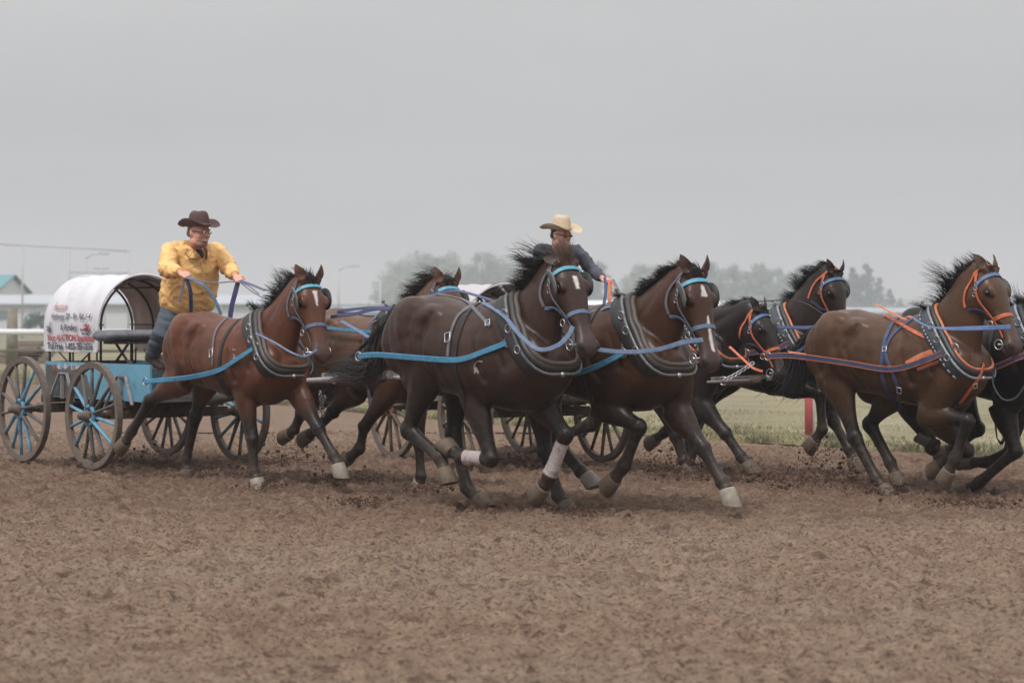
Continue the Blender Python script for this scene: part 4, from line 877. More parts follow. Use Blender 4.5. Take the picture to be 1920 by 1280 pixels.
def wagon(base, phi, wb, track, M, label, group, blue, sign, height=1.83):
    W = Wg(); ph = radians(phi); W.F = Vector((cos(ph), -sin(ph), 0)); W.R = Vector((-sin(ph), -cos(ph), 0)); B = Vector((base[0], base[1], 0)); W.m = M
    def p(s, l, z): return B + W.F*s + W.R*l + UP*z
    W.p = p; F, R = W.F, W.R; ax = (F, R, UP)
    root = empty('chuckwagon', p(wb/2, -track/2, 0), label, 'wagon', group); W.root = root
    r1, r2 = .52, .505
    for s, l, r, nr, sp in ((0, 0, r1, True, .3), (wb, 0, r2, True, .62), (0, -track, r1, False, .1), (wb, -track, r2, False, .45)):
        wheel(W, s, l, r, nr, (blue[0] if s == 0 else blue[1]) if nr else (blue[1] if s else 0), root, sp)
    yc = -track/2; hw = .49
    for s, r in ((0, r1), (wb, r2)):
        m = MB(); m.tube([p(s, -.08, r), p(s, -track+.08, r)], .032, k=10); m.box(p(s, yc, r+.005), (.05, track/2-.17, .045), ax); m.build('axle', M['beam'], root, False)
        m = MB(); m.box(p(s, yc, r+.10), (.055, track/2-.22, .040), ax); m.build('bolster', M['beam'], root, False)
    m = MB(); m.box(p(wb/2-.05, yc, .535), (wb/2+.35, .045, .04), ax); m.build('reach_pole', M['beam'], root, False)
    # mud clots hanging under the beams
    rnd = random.Random(7)
    # box
    b0, b1, z0, z1 = -.12, 1.93, .635, .985
    def board(name, c, h, mt):
        m = MB().box(c, h, ax); return m.build(name, mt, root, False)
    board('box_floor', p((b0+b1)/2, yc, z0+.015), ((b1-b0)/2, hw, .015), M['beam'])
    sp = board('side_panel', p((b0+b1)/2, yc+hw+.012, (z0+z1)/2), ((b1-b0)/2, .012, (z1-z0)/2), M['side'])
    board('side_panel', p((b0+b1)/2, yc-hw-.012, (z0+z1)/2), ((b1-b0)/2, .012, (z1-z0)/2), M['side'])
    board('tail_board', p(b0-.012, yc, (z0+z1)/2), (.012, hw, (z1-z0)/2), M['beam'])
    board('foot_board', p(b1-.10, yc, z1-.06), (.14, hw-.01, .014), M['beam'])
    fr = MB()
    for (za, zb) in ((z0+.0, z0+.04), (z1-.16, z1-.12)): fr.box(p(b1+.015, yc, (za+zb)/2), (.013, hw-.04, .02), ax)
    for l in (-hw+.06, 0, hw-.06): fr.box(p(b1+.015, yc+l, z0+.12), (.012, .018, .09), ax)
    fr.build('front_frame', M['steel'], root, False)
    ms = MB(); n = 16                                                          # expanded metal of the foot guard
    for i in range(-6, n):
        for sg in (-1, 1):
            a0 = -hw+.06 + i*.055; L_ = .19
            a_, b_ = (a0, a0+L_) if sg > 0 else (a0+L_, a0)
            if min(a_, b_) < -hw+.05 or max(a_, b_) > hw-.05: continue
            ms.bar(p(b1+.03, yc+a_, z0+.03), p(b1+.03, yc+b_, z0+.22), .006, .006, F)
    ms.build('mesh_guard', M['steel'], root, False)
    # white angle braces and straps on the side of the box
    for s in (.28, wb+.02):
        for sg in (1, -1):
            y_ = yc + sg*(hw+.05); m = MB()
            m.bar(p(s-.20, y_+sg*.05, r2+.06), p(s-.05, y_, z0+.24), .014, .028, R); m.bar(p(s-.05, y_, z0+.24), p(s+.10, y_, z0+.24), .014, .028, R); m.bar(p(s+.10, y_, z0+.24), p(s+.26, y_+sg*.02, r2+.10), .014, .028, R)
            m.bar(p(s+.01, y_, z0+.22), p(s+.01, y_, r2+.12), .014, .035, R); m.build('side_brace', M['brace'], root, False)
    if sign:
        red = mat('sign_red', S(151, 79, 79), .7); wht = mat('sign_white', S(177, 175, 177), .7)
        ps = lambda x, y, h: p(.10+x, yc+hw+.027, .90+y)
        text_mesh('ZE', .075, ps, red, 'side_lettering', sp, 1.2, .002)
        # bare grey patch where the blue paint has flaked away
        g = MB(); k = 60
        top = [p(-.1+1.05*i/k, yc+hw+.0255, max(z0+.012, z1-.012-.06*vnoise(np.array([i*.55]), np.array([0.]), 2)[0]*(1 if i > 8 else .2)-.34*max(0, (i-40)/20)**1.3-.02*abs(sin(i*1.7)))) for i in range(k+1)]; bot = [p(-.1+1.05*i/k, yc+hw+.0255, z0+.01) for i in range(k+1)]
        g.add(top+bot, [(i, i+1, k+2+i, k+1+i) for i in range(k)]); g.build('bare_patch', mat('bare_grey', S(84, 82, 84), .8, noise=.3, nscale=12, dirt=.2), sp, False)
        g = MB(); rnd = random.Random(3)
        for i in range(11):
            s_ = rnd.uniform(.0, .75); w_ = rnd.uniform(.02, .07); zt = z1-.012; pts = [p(s_+w_*cos(a*.7)*rnd.uniform(.6, 1), yc+hw+.0285, zt-.035+.035*sin(a*.7)*rnd.uniform(.6, 1)) for a in range(9)]
            g.add(pts, [tuple(range(9))])
        g.build('paint_flakes', wht, sp, False)
    # canopy: hoops, sheet, lining
    c0, c1, zb = -.12, .95, 1.085; rr = .50; zs = height-rr
    def arch(t, s, off=0.0):
        """t 0..1 from the near lower edge over the top to the far lower edge"""
        Ls = zs-zb; La = pi*rr; tot = 2*Ls+La; a = t*tot
        if a < Ls: return p(s, yc+rr+off, zb+a)
        if a < Ls+La: th = (a-Ls)/rr; return p(s, yc+(rr+off)*cos(th), zs+(rr+off)*sin(th))
        return p(s, yc-rr-off, zb+(tot-a))
    tot = 2*(zs-zb)+pi*rr
    nS, nT = 26, 64
    def sheet(name, off, m_, sag, parent):
        vs = []; fs = []
        for i in range(nS+1):
            s = c0+(c1-c0)*i/nS
            for j in range(nT+1):
                t = j/nT; w_ = .012*sin(i*.9+j*.35)*sin(pi*min(1, max(0, (t-.12)*1.3)))*(.4+.6*sag) - sag*.016*sin(pi*((i/nS*2) % 1.0))
                q = arch(t, s, off+w_); vs.append(q)
        for i in range(nS):
            for j in range(nT):
                a = i*(nT+1)+j; fs.append((a, a+1, a+nT+2, a+nT+1))
        mb = MB().add(vs, fs); o = mb.build(name, m_, parent); return o
    cv = sheet('canopy', .020, M['canvas'], 1.0, root); sheet('lining', .008, M['lining'], 1.0, cv)
    # hem joining sheet and lining, so the cover has an edge
    for s in (c0, c1):
        m = MB(); m.tube([arch(j/nT, s, .014) for j in range(nT+1)], .012, k=8); m.build('hem', M['canvas'], cv)
    for s in (c0+.015, (c0+c1)/2-.1, c1-.25, c1-.02):
        m = MB(); m.tube([p(s, yc+rr-.030, z1-.02)]+[arch(j/nT, s, -.030) for j in range(nT+1)]+[p(s, yc-rr+.030, z1-.02)], .0125, k=8); m.build('hoop', M['iron'], root)
    for t in (.13, .37, .63, .87):
        m = MB(); m.tube([arch(t, c0, -.045), arch(t, c1, -.045)], .009, k=6); m.build('stringer', M['iron'], root)
    for sg in (1, -1):
        for s in (c0+.05, (c0+c1)/2, c1-.06):
            m = MB(); m.tube([p(s, yc+sg*(rr-.01), z1-.03), p(s, yc+sg*(rr-.01), zb+.02)], .010, k=6); m.build('post', M['iron'], root)
        for s, e in ((.10, .35), (.78, .52)):
            m = MB(); m.tube([p(s, yc+sg*(rr-.01), zb+.01), p(e, yc+sg*(rr-.01), z1-.02)], .009, k=6); m.build('diagonal_brace', M['iron'], root)
    # bench on crossed springs
    sm_ = MB(); k = 14; rings = []
    for l in [yc+.62-1.24*i/12 for i in range(13)]:
        e = .0 if abs(l-yc) < .60 else .35
        rings.append([p(1.18+(.155-.05*e)*cos(2*pi*j/k), l, 1.25+(.058-.016*e)*sin(2*pi*j/k)) for j in range(k)])
    sm_.loft(rings); sm_.build('bench_seat', M['seat'], root)
    m = MB().box(p(1.18, yc, 1.182), (.11, .52, .012), ax); m.build('seat_board', M['beam'], root, False)
    for l in (yc+.38, yc-.38):
        for a_, b_ in ((1.02, 1.32), (1.34, 1.04)):
            m = MB(); m.tube([p(a_, l, z1-.02), p(b_, l, 1.19)], .013, k=8); m.ball(p(a_, l, z1+.0), .028); m.build('seat_spring', M['iron'], root)
        m = MB(); m.tube([p(1.18, l-.1, z1-.02), p(1.18, l-.1, 1.19)], .011, k=8); m.build('seat_post', M['iron'], root)
    if sign:
        def place(cx, cz, ox=0):
            def f(x, y, h):
                t = (cz-zb+y)/tot; return arch(t, cx+x, .0225 if cz < 1.25 else .029)
            return f
        Cx = (c0+c1)/2
        red2 = mat('faded_red', S(163, 72, 79), .8); drk = mat('faded_ink', S(73, 77, 89), .8); pale = mat('pale_print', S(146, 144, 151), .8); prd = mat('pale_red_print', S(177, 129, 130), .8); pgr = mat('pale_green_print', S(151, 163, 154), .8)
        for txt, sz, x, z, m_, sx, b in (('Auction', .085, Cx-.26, 1.50, prd, 1.0, .002), ('Highway 20 - Rg. Rd. 1-4', .078, Cx, 1.405, drk, 1.02, .0015), ('& Rimbey', .082, Cx-.02, 1.30, drk, 1.05, .0015),
                                         ('Your AUCTION Specialists', .088, Cx, 1.195, red2, .97, .003), ('Toll Free', .088, Cx-.31, 1.112, drk, .97, .003), ('1-855-783-0556', .088, Cx+.17, 1.112, drk, .97, .003)):
            text_mesh(txt, sz, place(x, z), m_, 'sign_lettering', cv, sx, b)
        g = MB(); rnd = random.Random(9)
        for i in range(26):                                                     # small tractor drawing
            cx, cz = Cx+.33+rnd.gauss(0, .045), 1.30+abs(rnd.gauss(0, .045)); r_ = rnd.uniform(.008, .02); f = place(cx, cz); g.add([f(r_*cos(a), r_*sin(a), 0) for a in [2*pi*q/7 for q in range(7)]], [tuple(range(7))])
        g.build('printed_picture', red2, cv, False); g = MB()
        for cx, cz, r_ in ((Cx+.27, 1.285, .030), (Cx+.35, 1.285, .03), (Cx+.42, 1.28, .02)):
            f = place(cx, cz); n_ = 18; g.add([f(r_*cos(2*pi*q/n_), r_*sin(2*pi*q/n_), 0) for q in range(n_)]+[f(r_*.5*cos(2*pi*q/n_), r_*.5*sin(2*pi*q/n_), 0) for q in range(n_)], [(q, (q+1) % n_, n_+(q+1) % n_, n_+q) for q in range(n_)])
        g.build('printed_picture', drk, cv, False); g = MB()
        for i in range(22):
            cx, cz = Cx-.42+rnd.gauss(0, .03), 1.27+abs(rnd.gauss(0, .035)); f = place(cx, cz); h_ = rnd.uniform(.02, .05); g.add([f(-.008, 0, 0), f(.008, 0, 0), f(.002, h_, 0)], [(0, 1, 2)])
        g.build('printed_picture', drk, cv, False)
    return W
MUDC = S(84, 70, 61)
def wm(pre, side, spoke, hub, canvas, beam=S(79, 65, 55)):
    return dict(wheel=mat(pre+'_wheel_wood', S(104, 92, 83), .8, noise=.2, nscale=9, dirt=.35, dirtcol=MUDC, bump=.002), tyre=mat(pre+'_tyre_iron', S(96, 86, 79), .6, noise=.2, dirt=.5, dirtcol=MUDC),
        spoke=mat(pre+'_spoke_wood', spoke, .75, noise=.25, nscale=9, dirt=.25, dirtcol=MUDC), spoke_blue=mat(pre+'_spoke_paint', S(96, 146, 172), .6, noise=.15, dirt=.3, dirtcol=S(103, 92, 86)), hub=mat(pre+'_hub', hub, .8, noise=.2, dirt=.4, dirtcol=MUDC), hubband=mat(pre+'_hub_band', S(75, 129, 158) if pre == 'blue' else S(129, 89, 82), .6, dirt=.15),
        beam=mat(pre+'_beam', beam, .95, noise=.3, nscale=14, bump=.012, bscale=22, dirt=.4, dirtcol=S(63, 51, 43)), side=side, steel=mat(pre+'_steel', S(110, 104, 104), .5, metal=.3, dirt=.35, dirtcol=MUDC), brace=mat(pre+'_white_brace', S(146, 141, 144) if pre == 'blue' else S(108, 103, 101), .6, noise=.15, dirt=.3, dirtcol=MUDC),
        canvas=canvas, lining=mat(pre+'_lining', S(196, 176, 164), .9, noise=.12, nscale=7, bump=.004, bscale=9), iron=mat(pre+'_iron', S(56, 44, 41), .6, noise=.2), seat=mat(pre+'_seat_cover', S(101, 103, 108), .6, noise=.18, nscale=10, dirt=.22, dirtcol=S(72, 58, 49)))
def cloth_light(m, f):
    nd = m.node_tree.nodes; lk = m.node_tree.links.new; b = nd['Principled BSDF']; o = [n for n in nd if n.type == 'OUTPUT_MATERIAL'][0]; t = nd.new('ShaderNodeBsdfTranslucent'); mx = nd.new('ShaderNodeMixShader'); mx.inputs[0].default_value = f
    lk(b.inputs['Base Color'].links[0].from_socket, t.inputs['Color']); lk(b.outputs[0], mx.inputs[1]); lk(t.outputs[0], mx.inputs[2]); lk(mx.outputs[0], o.inputs['Surface'])
MA = wm('blue', mat('blue_side_paint', S(101, 153, 178), .55, noise=.10, nscale=6, dirt=.14, dirtcol=S(92, 96, 103)), S(89, 86, 84), S(94, 82, 75), mat('white_canvas', S(214, 213, 219), .85, noise=.05, nscale=5, bump=.006, bscale=7, dirt=.06, dirtcol=S(129, 125, 137)))
for m_ in (MA['canvas'], MA['lining']): cloth_light(m_, .16)
WA = wagon((-4.83, 21.1), 50, 1.40, 1.62, MA, 'chuckwagon with blue box and lettered white canopy behind the yellow-shirted driver', 'racing chuckwagons', (6, 9), True)
MBt = wm('red', mat('dark_side_paint', S(60, 48, 48), .6, noise=.15, dirt=.3, dirtcol=MUDC), S(96, 82, 72), S(101, 86, 75), mat('plain_canvas', S(178, 175, 177), .85, noise=.05, nscale=5, bump=.006, bscale=7))
WB = wagon((-1.2, 21.6), 60, 1.5, 1.55, MBt, 'chuckwagon mostly hidden behind the dark bandaged horse, muddy brown wheels', 'racing chuckwagons', (0, 0), False, 1.74)
# poles, eveners and chains belong to the wagons
def hitch(W, start, end, zc, pts_chain, team_phi, nm):
    root = W.root; ph = radians(team_phi); R = Vector((-sin(ph), -cos(ph), 0)); F = Vector((cos(ph), -sin(ph), 0)); E = Vector(end)
    m = MB(); m.tube([Vector(start), (Vector(start)+E)/2+UP*.02, E+F*.15], [.045, .042, .034], k=10); m.build('wagon_pole', W.m['beam'], root)
    m = MB(); m.bar(E-R*.52+UP*.02, E+R*.52+UP*.02, .04, .06 if nm == 'a' else .03); m.build('evener', W.m['brace'], root, False)
    for sg in (-1, 1):
        c = E+R*(.46*sg)+F*.14; m = MB(); m.tube([c-R*.34, c-R*.17+F*.03, c, c+R*.17+F*.03, c+R*.34], [((.018, .018) if nm == 'a' else (.012, .012)), ((.024, .024) if nm == 'a' else (.014, .014)), ((.028, .028) if nm == 'a' else (.016, .016)), ((.024, .024) if nm == 'a' else (.014, .014)), ((.018, .018) if nm == 'a' else (.012, .012))], k=10); m.build('swingletree', W.m['brace'], root)
        m = MB(); torus(m, E+R*(.46*sg)+F*.07, .035, .008, (F, UP)); m.build('link_ring', STEEL, root)
hitch(WA, WA.p(1.4, -.81, .56), (-1.16, 17.62, .93), .93, None, 45, 'a')
hitch(WB, WB.p(1.5, -.78, .56), (2.06, 18.75, .88), .88, None, 40, 'b')
def chain(p0, p1, sag, n, parent, r=.017):
    p0 = Vector(p0); p1 = Vector(p1); m = MB()
    for i in range(n):
        t = (i+.5)/n; q = p0*(1-t)+p1*t-UP*(sag*4*t*(1-t)); tg = (p1-p0).normalized(); a = tg.orthogonal().normalized(); b = tg.cross(a)
        torus(m, q, r, .0042, (tg*1.3, a if i % 2 else b), k=8, kk=5)
    o = m.build('chain', STEEL, parent); return o
chain(at(1355, 714, 18.2), at(1412, 680, 18.2), .01, 14, WB.root); chain(at(600, 735, 17.9), at(606, 778, 18.0), .0, 10, WA.root, .02); chain(at(612, 738, 17.9), at(598, 770, 18.0), .0, 9, WA.root, .02)
m = MB(); m.ribbon([at(655, 676, 17.3), at(636, 702, 17.5), at(612, 740, 17.9)], [Vector((0, -1, 0))]*3, .06, .008); m.build('evener_strap', BLACKL, WA.root, False)
m = MB(); m.ribbon([at(655, 672, 17.2), at(690, 640, 16.75), at(712, 610, 16.7), at(742, 572, 16.75)], [Vector((0, -1, 0))]*4, .03, .006); m.build('check_strap', BLACKL, WA.root, False)
# ------------------------------------------------------------------ people
def hand(mb, wrist, d, palm, thumb, sc_=1.0, curl=70):
    """fingers curl from direction d towards the palm normal; thumb = side vector"""
    d = d.normalized(); palm = (palm-d*palm.dot(d)).normalized(); th = d.cross(palm); th = th if th.dot(thumb) > 0 else -th
    c = wrist + d*(.05*sc_)
    mb.ball(c, (.052*sc_, .042*sc_, .019*sc_), (d, th, palm), 12, 8)
    for i, (off, ln) in enumerate(((.032, .075), (.011, .083), (-.011, .076), (-.031, .06))):
        q = wrist + d*(.088*sc_)+th*(off*sc_); pts = [q-d*.02]; a = 0; seg = ln*sc_/3
        for j, cu in enumerate((.25, 1.0, 1.0)):
            a += radians(curl)*cu; pts.append(q.copy()); q = q + (d*cos(a)+palm*sin(a))*seg
        pts.append(q); mb.tube(pts, [(.0105-.0012*j)*sc_ for j in range(len(pts))], k=8)
    q = wrist+d*(.03*sc_)+th*(.03*sc_); mb.tube([q, q+(d*.5+th*.8+palm*.3).normalized()*.035*sc_, q+(d*.9+th*.5+palm*.7).normalized()*.068*sc_], [.014*sc_, .012*sc_, .009*sc_], k=8)
def person(cfg):
    root = empty('person', cfg['base'], cfg['label'], 'person', None)
    b = MB(); V = Vector; J = {k: V(v) for k, v in cfg['J'].items()}
    f = V(cfg['face']).normalized(); hu = V(cfg['hup']).normalized(); hs = f.cross(hu).normalized(); hu = hs.cross(f).normalized(); hc = J['head']; k = cfg.get('hs', 1.0)
    def h(x, y, z): return hc + f*(x*k) + hs*(y*k) + hu*(z*k)
    A = (f, hs, hu)
    b.ball(h(-.012, 0, .03), (.098*k, .078*k, .098*k), A, 18, 14); b.ball(h(.022, 0, -.025), (.072*k, .071*k, .088*k), A, 16, 12); b.ball(h(.045, 0, -.085), (.045*k, .055*k, .036*k), A, 14, 10)
    for sg in (-1, 1):
        b.ball(h(.062, .036*sg, -.022), (.026*k, .026*k, .024*k), A, 10, 8); b.ball(h(.0, .078*sg, -.005), (.018*k, .010*k, .032*k), A, 10, 8); b.ball(h(.078, .03*sg, .028), (.016*k, .026*k, .010*k), A, 10, 6); b.ball(h(.01, .055*sg, -.07), (.04*k, .022*k, .035*k), A, 10, 8)
    b.tube([h(.085, 0, .025), h(.098, 0, .0), h(.112, 0, -.024)], [(.010*k, .009*k), (.012*k, .011*k), (.015*k, .017*k)], lat=hs, k=10)
    b.ball(h(.086, 0, -.060), (.016*k, .026*k, .009*k), A, 10, 6); b.ball(h(.083, 0, -.074), (.014*k, .022*k, .008*k), A, 10, 6)
    b.tube([h(-.03, 0, -.05), J['neck'], J['chest']+(J['neck']-J['chest'])*.3], [.058, .062, .09], k=14)
    lat = (J['sr']-J['sl']).normalized()
    b.tube([J['neck']+(J['chest']-J['neck'])*.15, J['chest'], J['belly'], J['hip']], [(.055, .065), (.10, .14), (.11, .155), (.10, .145)], lat=lat, k=18)
    for s in 'rl':
        sh, el, wr = J['s'+s], J['e'+s], J['w'+s]; b.tube([sh, sh*.5+el*.5, el, el*.5+wr*.5, wr], [.050, .045, .040, .038, .028], k=12); b.ball(sh-UP*.015, .05)
        d = (wr-el).normalized(); hand(b, wr, (d+V(cfg['hd'])*.5), V(cfg['palm']), V((0, 0, 1)), 1.0)
        hp_, kn, an = J['h'+s], J['k'+s], J['a'+s]; b.tube([hp_, hp_*.5+kn*.5, kn, kn*.5+an*.5, an], [.095, .082, .062, .060, .042], k=14)
        b.tube([an, an+V(cfg['toe'])*.06-UP*.03, an+V(cfg['toe'])*.13-UP*.045], [.036, .028, .018], k=10)
    me = fuse(b, .0075, 2); co = mesh_np(me); skin = np.array(cfg['skin']); col = np.tile(skin, (len(co), 1))*(.88+.24*vnoise(co[:, 0]*60, co[:, 2]*60+co[:, 1]*40, 4))[:, None]
    rel = co-np.array(hc); rx, ry, rz = rel@np.array(f)/k, rel@np.array(hs)/k, rel@np.array(hu)/k
    beard = (rx > .03)*sst(-.052, -.064, rz)*sst(.062, .045, np.abs(ry))*(rz > -.15)*cfg.get('beard', 0) ; col = col*(1-beard[:, None])+np.array(cfg.get('beardcol', S(129, 120, 116)))[None, :]*beard[:, None]
    lip = ((np.abs(rz+.067) < .006) & (np.abs(ry) < .026) & (rx > .06)); col[lip] *= .45
    red = sst(.03, .012, np.sqrt((rz+.02)**2+(np.abs(ry)-.03)**2))*(rx > .05)*.35; col = col*(1-red[:, None])+np.array(S(151, 89, 79))*red[:, None]
    set_col(me, np.clip(col, 0, 1)); link_mesh(me, 'body', mat('skin', (.5, .3, .2), .55, attr='col', bump=.0008, bscale=200), root)
    for sg in (-1, 1):
        MB().ball(h(.074, .031*sg, .008), .011*k).build('eye', mat('eye_white_dark', (.05, .04, .035), .3), root)
    # hair under the hat
    hr = MB(); hr.ball(h(-.022, 0, .04), (.090*k, .081*k, .085*k), A, 18, 12)
    for sg in (-1, 1): hr.ball(h(-.05, .055*sg, -.01), (.035*k, .02*k, .035*k), A, 10, 8)
    link_mesh(fuse(hr, .008, 2), 'hair', mat('hair_'+cfg['id'], cfg['hair'], .7, noise=.4, nscale=90, bump=.004, bscale=120), root)
    # glasses
    g = empty('glasses', h(.09, 0, .008)); g.parent = root; g.matrix_parent_inverse = wmat(root).inverted()
    for sg in (-1, 1):
        MB().ball(h(.094, .034*sg, .006), (.003*k, .021*k, .014*k), A, 14, 8).build('lens', mat('lens_'+cfg['id'], cfg['lens'], .12, trans=cfg.get('ltr', 0)), g)
        m = MB(); m.tube([h(.094, .058*sg, .012), h(.0, .084*sg, .014)], .003, k=6); m.build('temple', BLACKL, g)
    m = MB(); m.tube([h(.098, -.012, .010), h(.102, 0, .012), h(.098, .012, .010)], .003, k=6); m.build('bridge', BLACKL, g)
    # hat
    hat = empty('hat', h(0, 0, .07)); hat.parent = root; hat.matrix_parent_inverse = wmat(root).inverted(); hm_ = cfg['hatmat']
    tl = cfg.get('hattilt', .0); hf = (f+hu*tl).normalized(); hz = hs.cross(hf).normalized()
    def hq(x, y, z): return h(-.006, 0, .052) + hf*(x*k) + hs*(y*k) + hz*(z*k)
    m = MB(); nb = 40; rings = []; bw = cfg.get('brim', .175)
    for r_, up_ in ((.088, .0), (.105, -.004), (.135, .001), (.16, .010), (bw, .022), (bw+.004, .026), (bw, .030), (.16, .017), (.135, .008), (.105, .004), (.088, .008)):
        rg = []
        for i in range(nb):
            a = 2*pi*i/nb; ex = (r_*1.06*cos(a)*(1.10 if r_ > .1 else 1.08)); ey = r_*.92*sin(a)
            e_ = max(0, (r_-.10)/.075); zz = up_*abs(sin(a)) + e_*(.034*sin(a)**4*cfg.get('curl', 1.0) - .012*cos(a)**2); ey *= (1-.16*e_*abs(sin(a)))
            rg.append(hq(ex, ey, zz + (.004 if 0 else 0)))
        rings.append(rg)
    m.loft(rings, cap=False, closed=True); m.build('brim', hm_, hat)
    m = MB(); rings = []; H_ = cfg.get('crown', .12)
    for t, rx_, ry_ in ((0, .100, .084), (.15, .099, .083), (.5, .094, .078), (.8, .086, .068), (.95, .074, .056), (1.0, .055, .038), (.93, .03, .018)):
        rg = []
        for i in range(32):
            a = 2*pi*i/32; pinch = 1-.08*t*max(0, cos(a))*abs(sin(a))*1.6; rg.append(hq(rx_*cos(a)*pinch, ry_*sin(a)*pinch, t*H_ + (.010*cos(a)**2*t if t > .4 else 0)))
        rings.append(rg)
    m.loft(rings); m.build('crown', hm_, hat)
    m = MB(); m.tube([hq(.101*cos(2*pi*i/30), .085*sin(2*pi*i/30), .014) for i in range(30)], [(.004, .011)]*30, lat=hz, k=6, closed=True, cap=False); m.build('hat_band', cfg['band'], hat)
    # shirt
    tdir = V(cfg['body']).normalized(); ts = tdir.cross(UP).normalized()
    s_ = MB(); tub = cfg.get('torso', [(.10, .16), (.155, .225), (.185, .245), (.19, .25), (.175, .235)])
    hem = J['hip']+(J['hip']-J['belly']).normalized()*.10
    c_ = curve_pts([tuple(q)+r for q, r in zip([J['neck']+(J['chest']-J['neck'])*.25, J['chest'], J['belly'], J['hip'], hem], tub)], 5)
    s_.tube([V(x[:3].tolist()) for x in c_], [(x[3], x[4]) for x in c_], lat=lat, k=22)
    for s in 'rl': s_.tube([J['neck']-tdir*.03-UP*.055, J['neck']*.45+J['s'+s]*.55-UP*.045-tdir*.01, J['s'+s]-UP*.03], [.07, .082, .078], k=14)
    for s in 'rl':
        sh, el, wr = J['s'+s], J['e'+s], J['w'+s]; r0 = cfg.get('sleeve', 1.0)
        s_.tube([J['chest']*.5+sh*.5+UP*.02, sh-UP*.01, sh*.5+el*.5, el, el*.5+wr*.5, wr*.93+el*.07], [.09*r0, .082*r0, .080*r0, .076*r0, .064*r0, .046*r0], k=14)
    me = fuse(s_, .009, 4); co = mesh_np(me); nr = mesh_nrm(me)
    wx = co[:, 0]+.04*vnoise(co[:, 0]*8, co[:, 2]*8, 41); q1 = .55*vnoise((wx+co[:, 2])*6, (co[:, 2]-wx)*15+co[:, 1]*4, 8)+.45*vnoise((wx-co[:, 2])*8, (co[:, 2]+wx)*19, 28); q2 = vnoise(co[:, 0]*26+co[:, 1]*12, co[:, 2]*22+co[:, 1]*9, 9); fold = np.abs(q1-.5)*2
    co = co + nr*((.013*((1-fold)**3-.25)+.003*(q2-.5))*cfg.get('fold', 1))[:, None]; me.vertices.foreach_set('co', co.astype(np.float32).ravel()); me.update()
    so = link_mesh(me, 'shirt', cfg['shirt'], root)
    bv = bvh_of(me)
    # front placket, collar, pockets lie on the cloth
    tdir = V(cfg['body']).normalized(); ts = tdir.cross(UP).normalized()
    def onf(a, b_):     # a across, b_ down the front
        p0 = J['neck']*(1-b_)+J['hip']*b_ + ts*a + tdir*.6; hh = bv.ray_cast(p0, -tdir); return (hh[0]+hh[1]*.006, hh[1]) if hh[0] is not None else (None, None)
    pl = [onf(0, .1+.85*i/14) for i in range(15)]; pl = [q for q in pl if q[0] is not None]
    if len(pl) > 3: MB().ribbon([q[0] for q in pl], [q[1] for q in pl], .035, .003).build('placket', cfg['shirt'], so)
    c0_ = J['neck']-tdir*.02
    for sg in (-1, 1):
        q = [c0_-tdir*.05+ts*(.03*sg)+UP*.035, c0_+ts*(.085*sg)+UP*.015, c0_+ts*(.070*sg)+tdir*.10-UP*.03, c0_+ts*(.030*sg)+tdir*.16-UP*.11]
        w_ = [c0_-tdir*.07+ts*(.03*sg)-UP*.01, c0_+ts*(.12*sg)-UP*.03, c0_+ts*(.125*sg)+tdir*.10-UP*.08, c0_+ts*(.05*sg)+tdir*.16-UP*.125]
        m = MB(); rings = []
        for a_, b_ in zip(q, w_):
            h_ = bv.find_nearest(b_); b2 = h_[0]+h_[1]*.010 if h_[0] is not None else b_; n_ = (tdir+UP*.5).normalized()
            rings.append([a_, a_+n_*.006, b2+n_*.006, b2])
        m.loft(rings); m.build('collar', cfg['shirt'], so)
    if cfg.get('under'):
        MB().ball(J['neck']+tdir*.045-UP*.070, (.050, .026, .055), (ts, tdir, UP)).build('undershirt', cfg['under'], root)
    # trousers
    t_ = MB(); t_.ball(J['hip']-UP*.06, (.16, .19, .12), (tdir, ts, UP))
    for s in 'rl':
        hp_, kn, an = J['h'+s], J['k'+s], J['a'+s]; t_.tube([J['hip']*.4+hp_*.6, hp_, hp_*.5+kn*.5, kn, kn*.5+an*.5, kn*.12+an*.88], [.13, .125, .112, .092, .084, .074], k=16)
    me = fuse(t_, .01, 4); co = mesh_np(me); nr = mesh_nrm(me); fold = np.abs(vnoise(co[:, 0]*6+3, co[:, 2]*17+co[:, 0]*6, 18)-.5)*2; co = co+nr*(.018*(fold-.5))[:, None]; me.vertices.foreach_set('co', co.astype(np.float32).ravel()); me.update()
    link_mesh(me, 'trousers', cfg['trousers'], root)
    for s in 'rl':
        an = J['a'+s]; toe = V(cfg['toe']).normalized(); kn = J['k'+s]; up_ = (kn-an).normalized(); m = MB()
        m.tube([an+up_*.15, an+up_*.05, an-up_*.02, an-up_*.045], [(.066, .066), (.06, .06), (.056, .054), (.05, .05)], lat=toe, k=14); m.tube([an-toe*.04-up_*.03, an+toe*.03-up_*.02, an+toe*.11-up_*.045, an+toe*.19-up_*.058, an+toe*.22-up_*.06], [(.045, .044), (.055, .05), (.046, .05), (.036, .045), (.02, .026)], lat=toe.cross(UP), k=14)
        link_mesh(fuse(m, .008, 2), 'boot', mat('boot_leather', S(72, 56, 49), .6, noise=.25, dirt=.4, dirtcol=MUDC), root)
    return root, J
YS = mat('yellow_shirt', S(230, 184, 120), .8, noise=.05, nscale=6, bump=.003, bscale=30, dirt=.14, dirtcol=S(150, 108, 64))
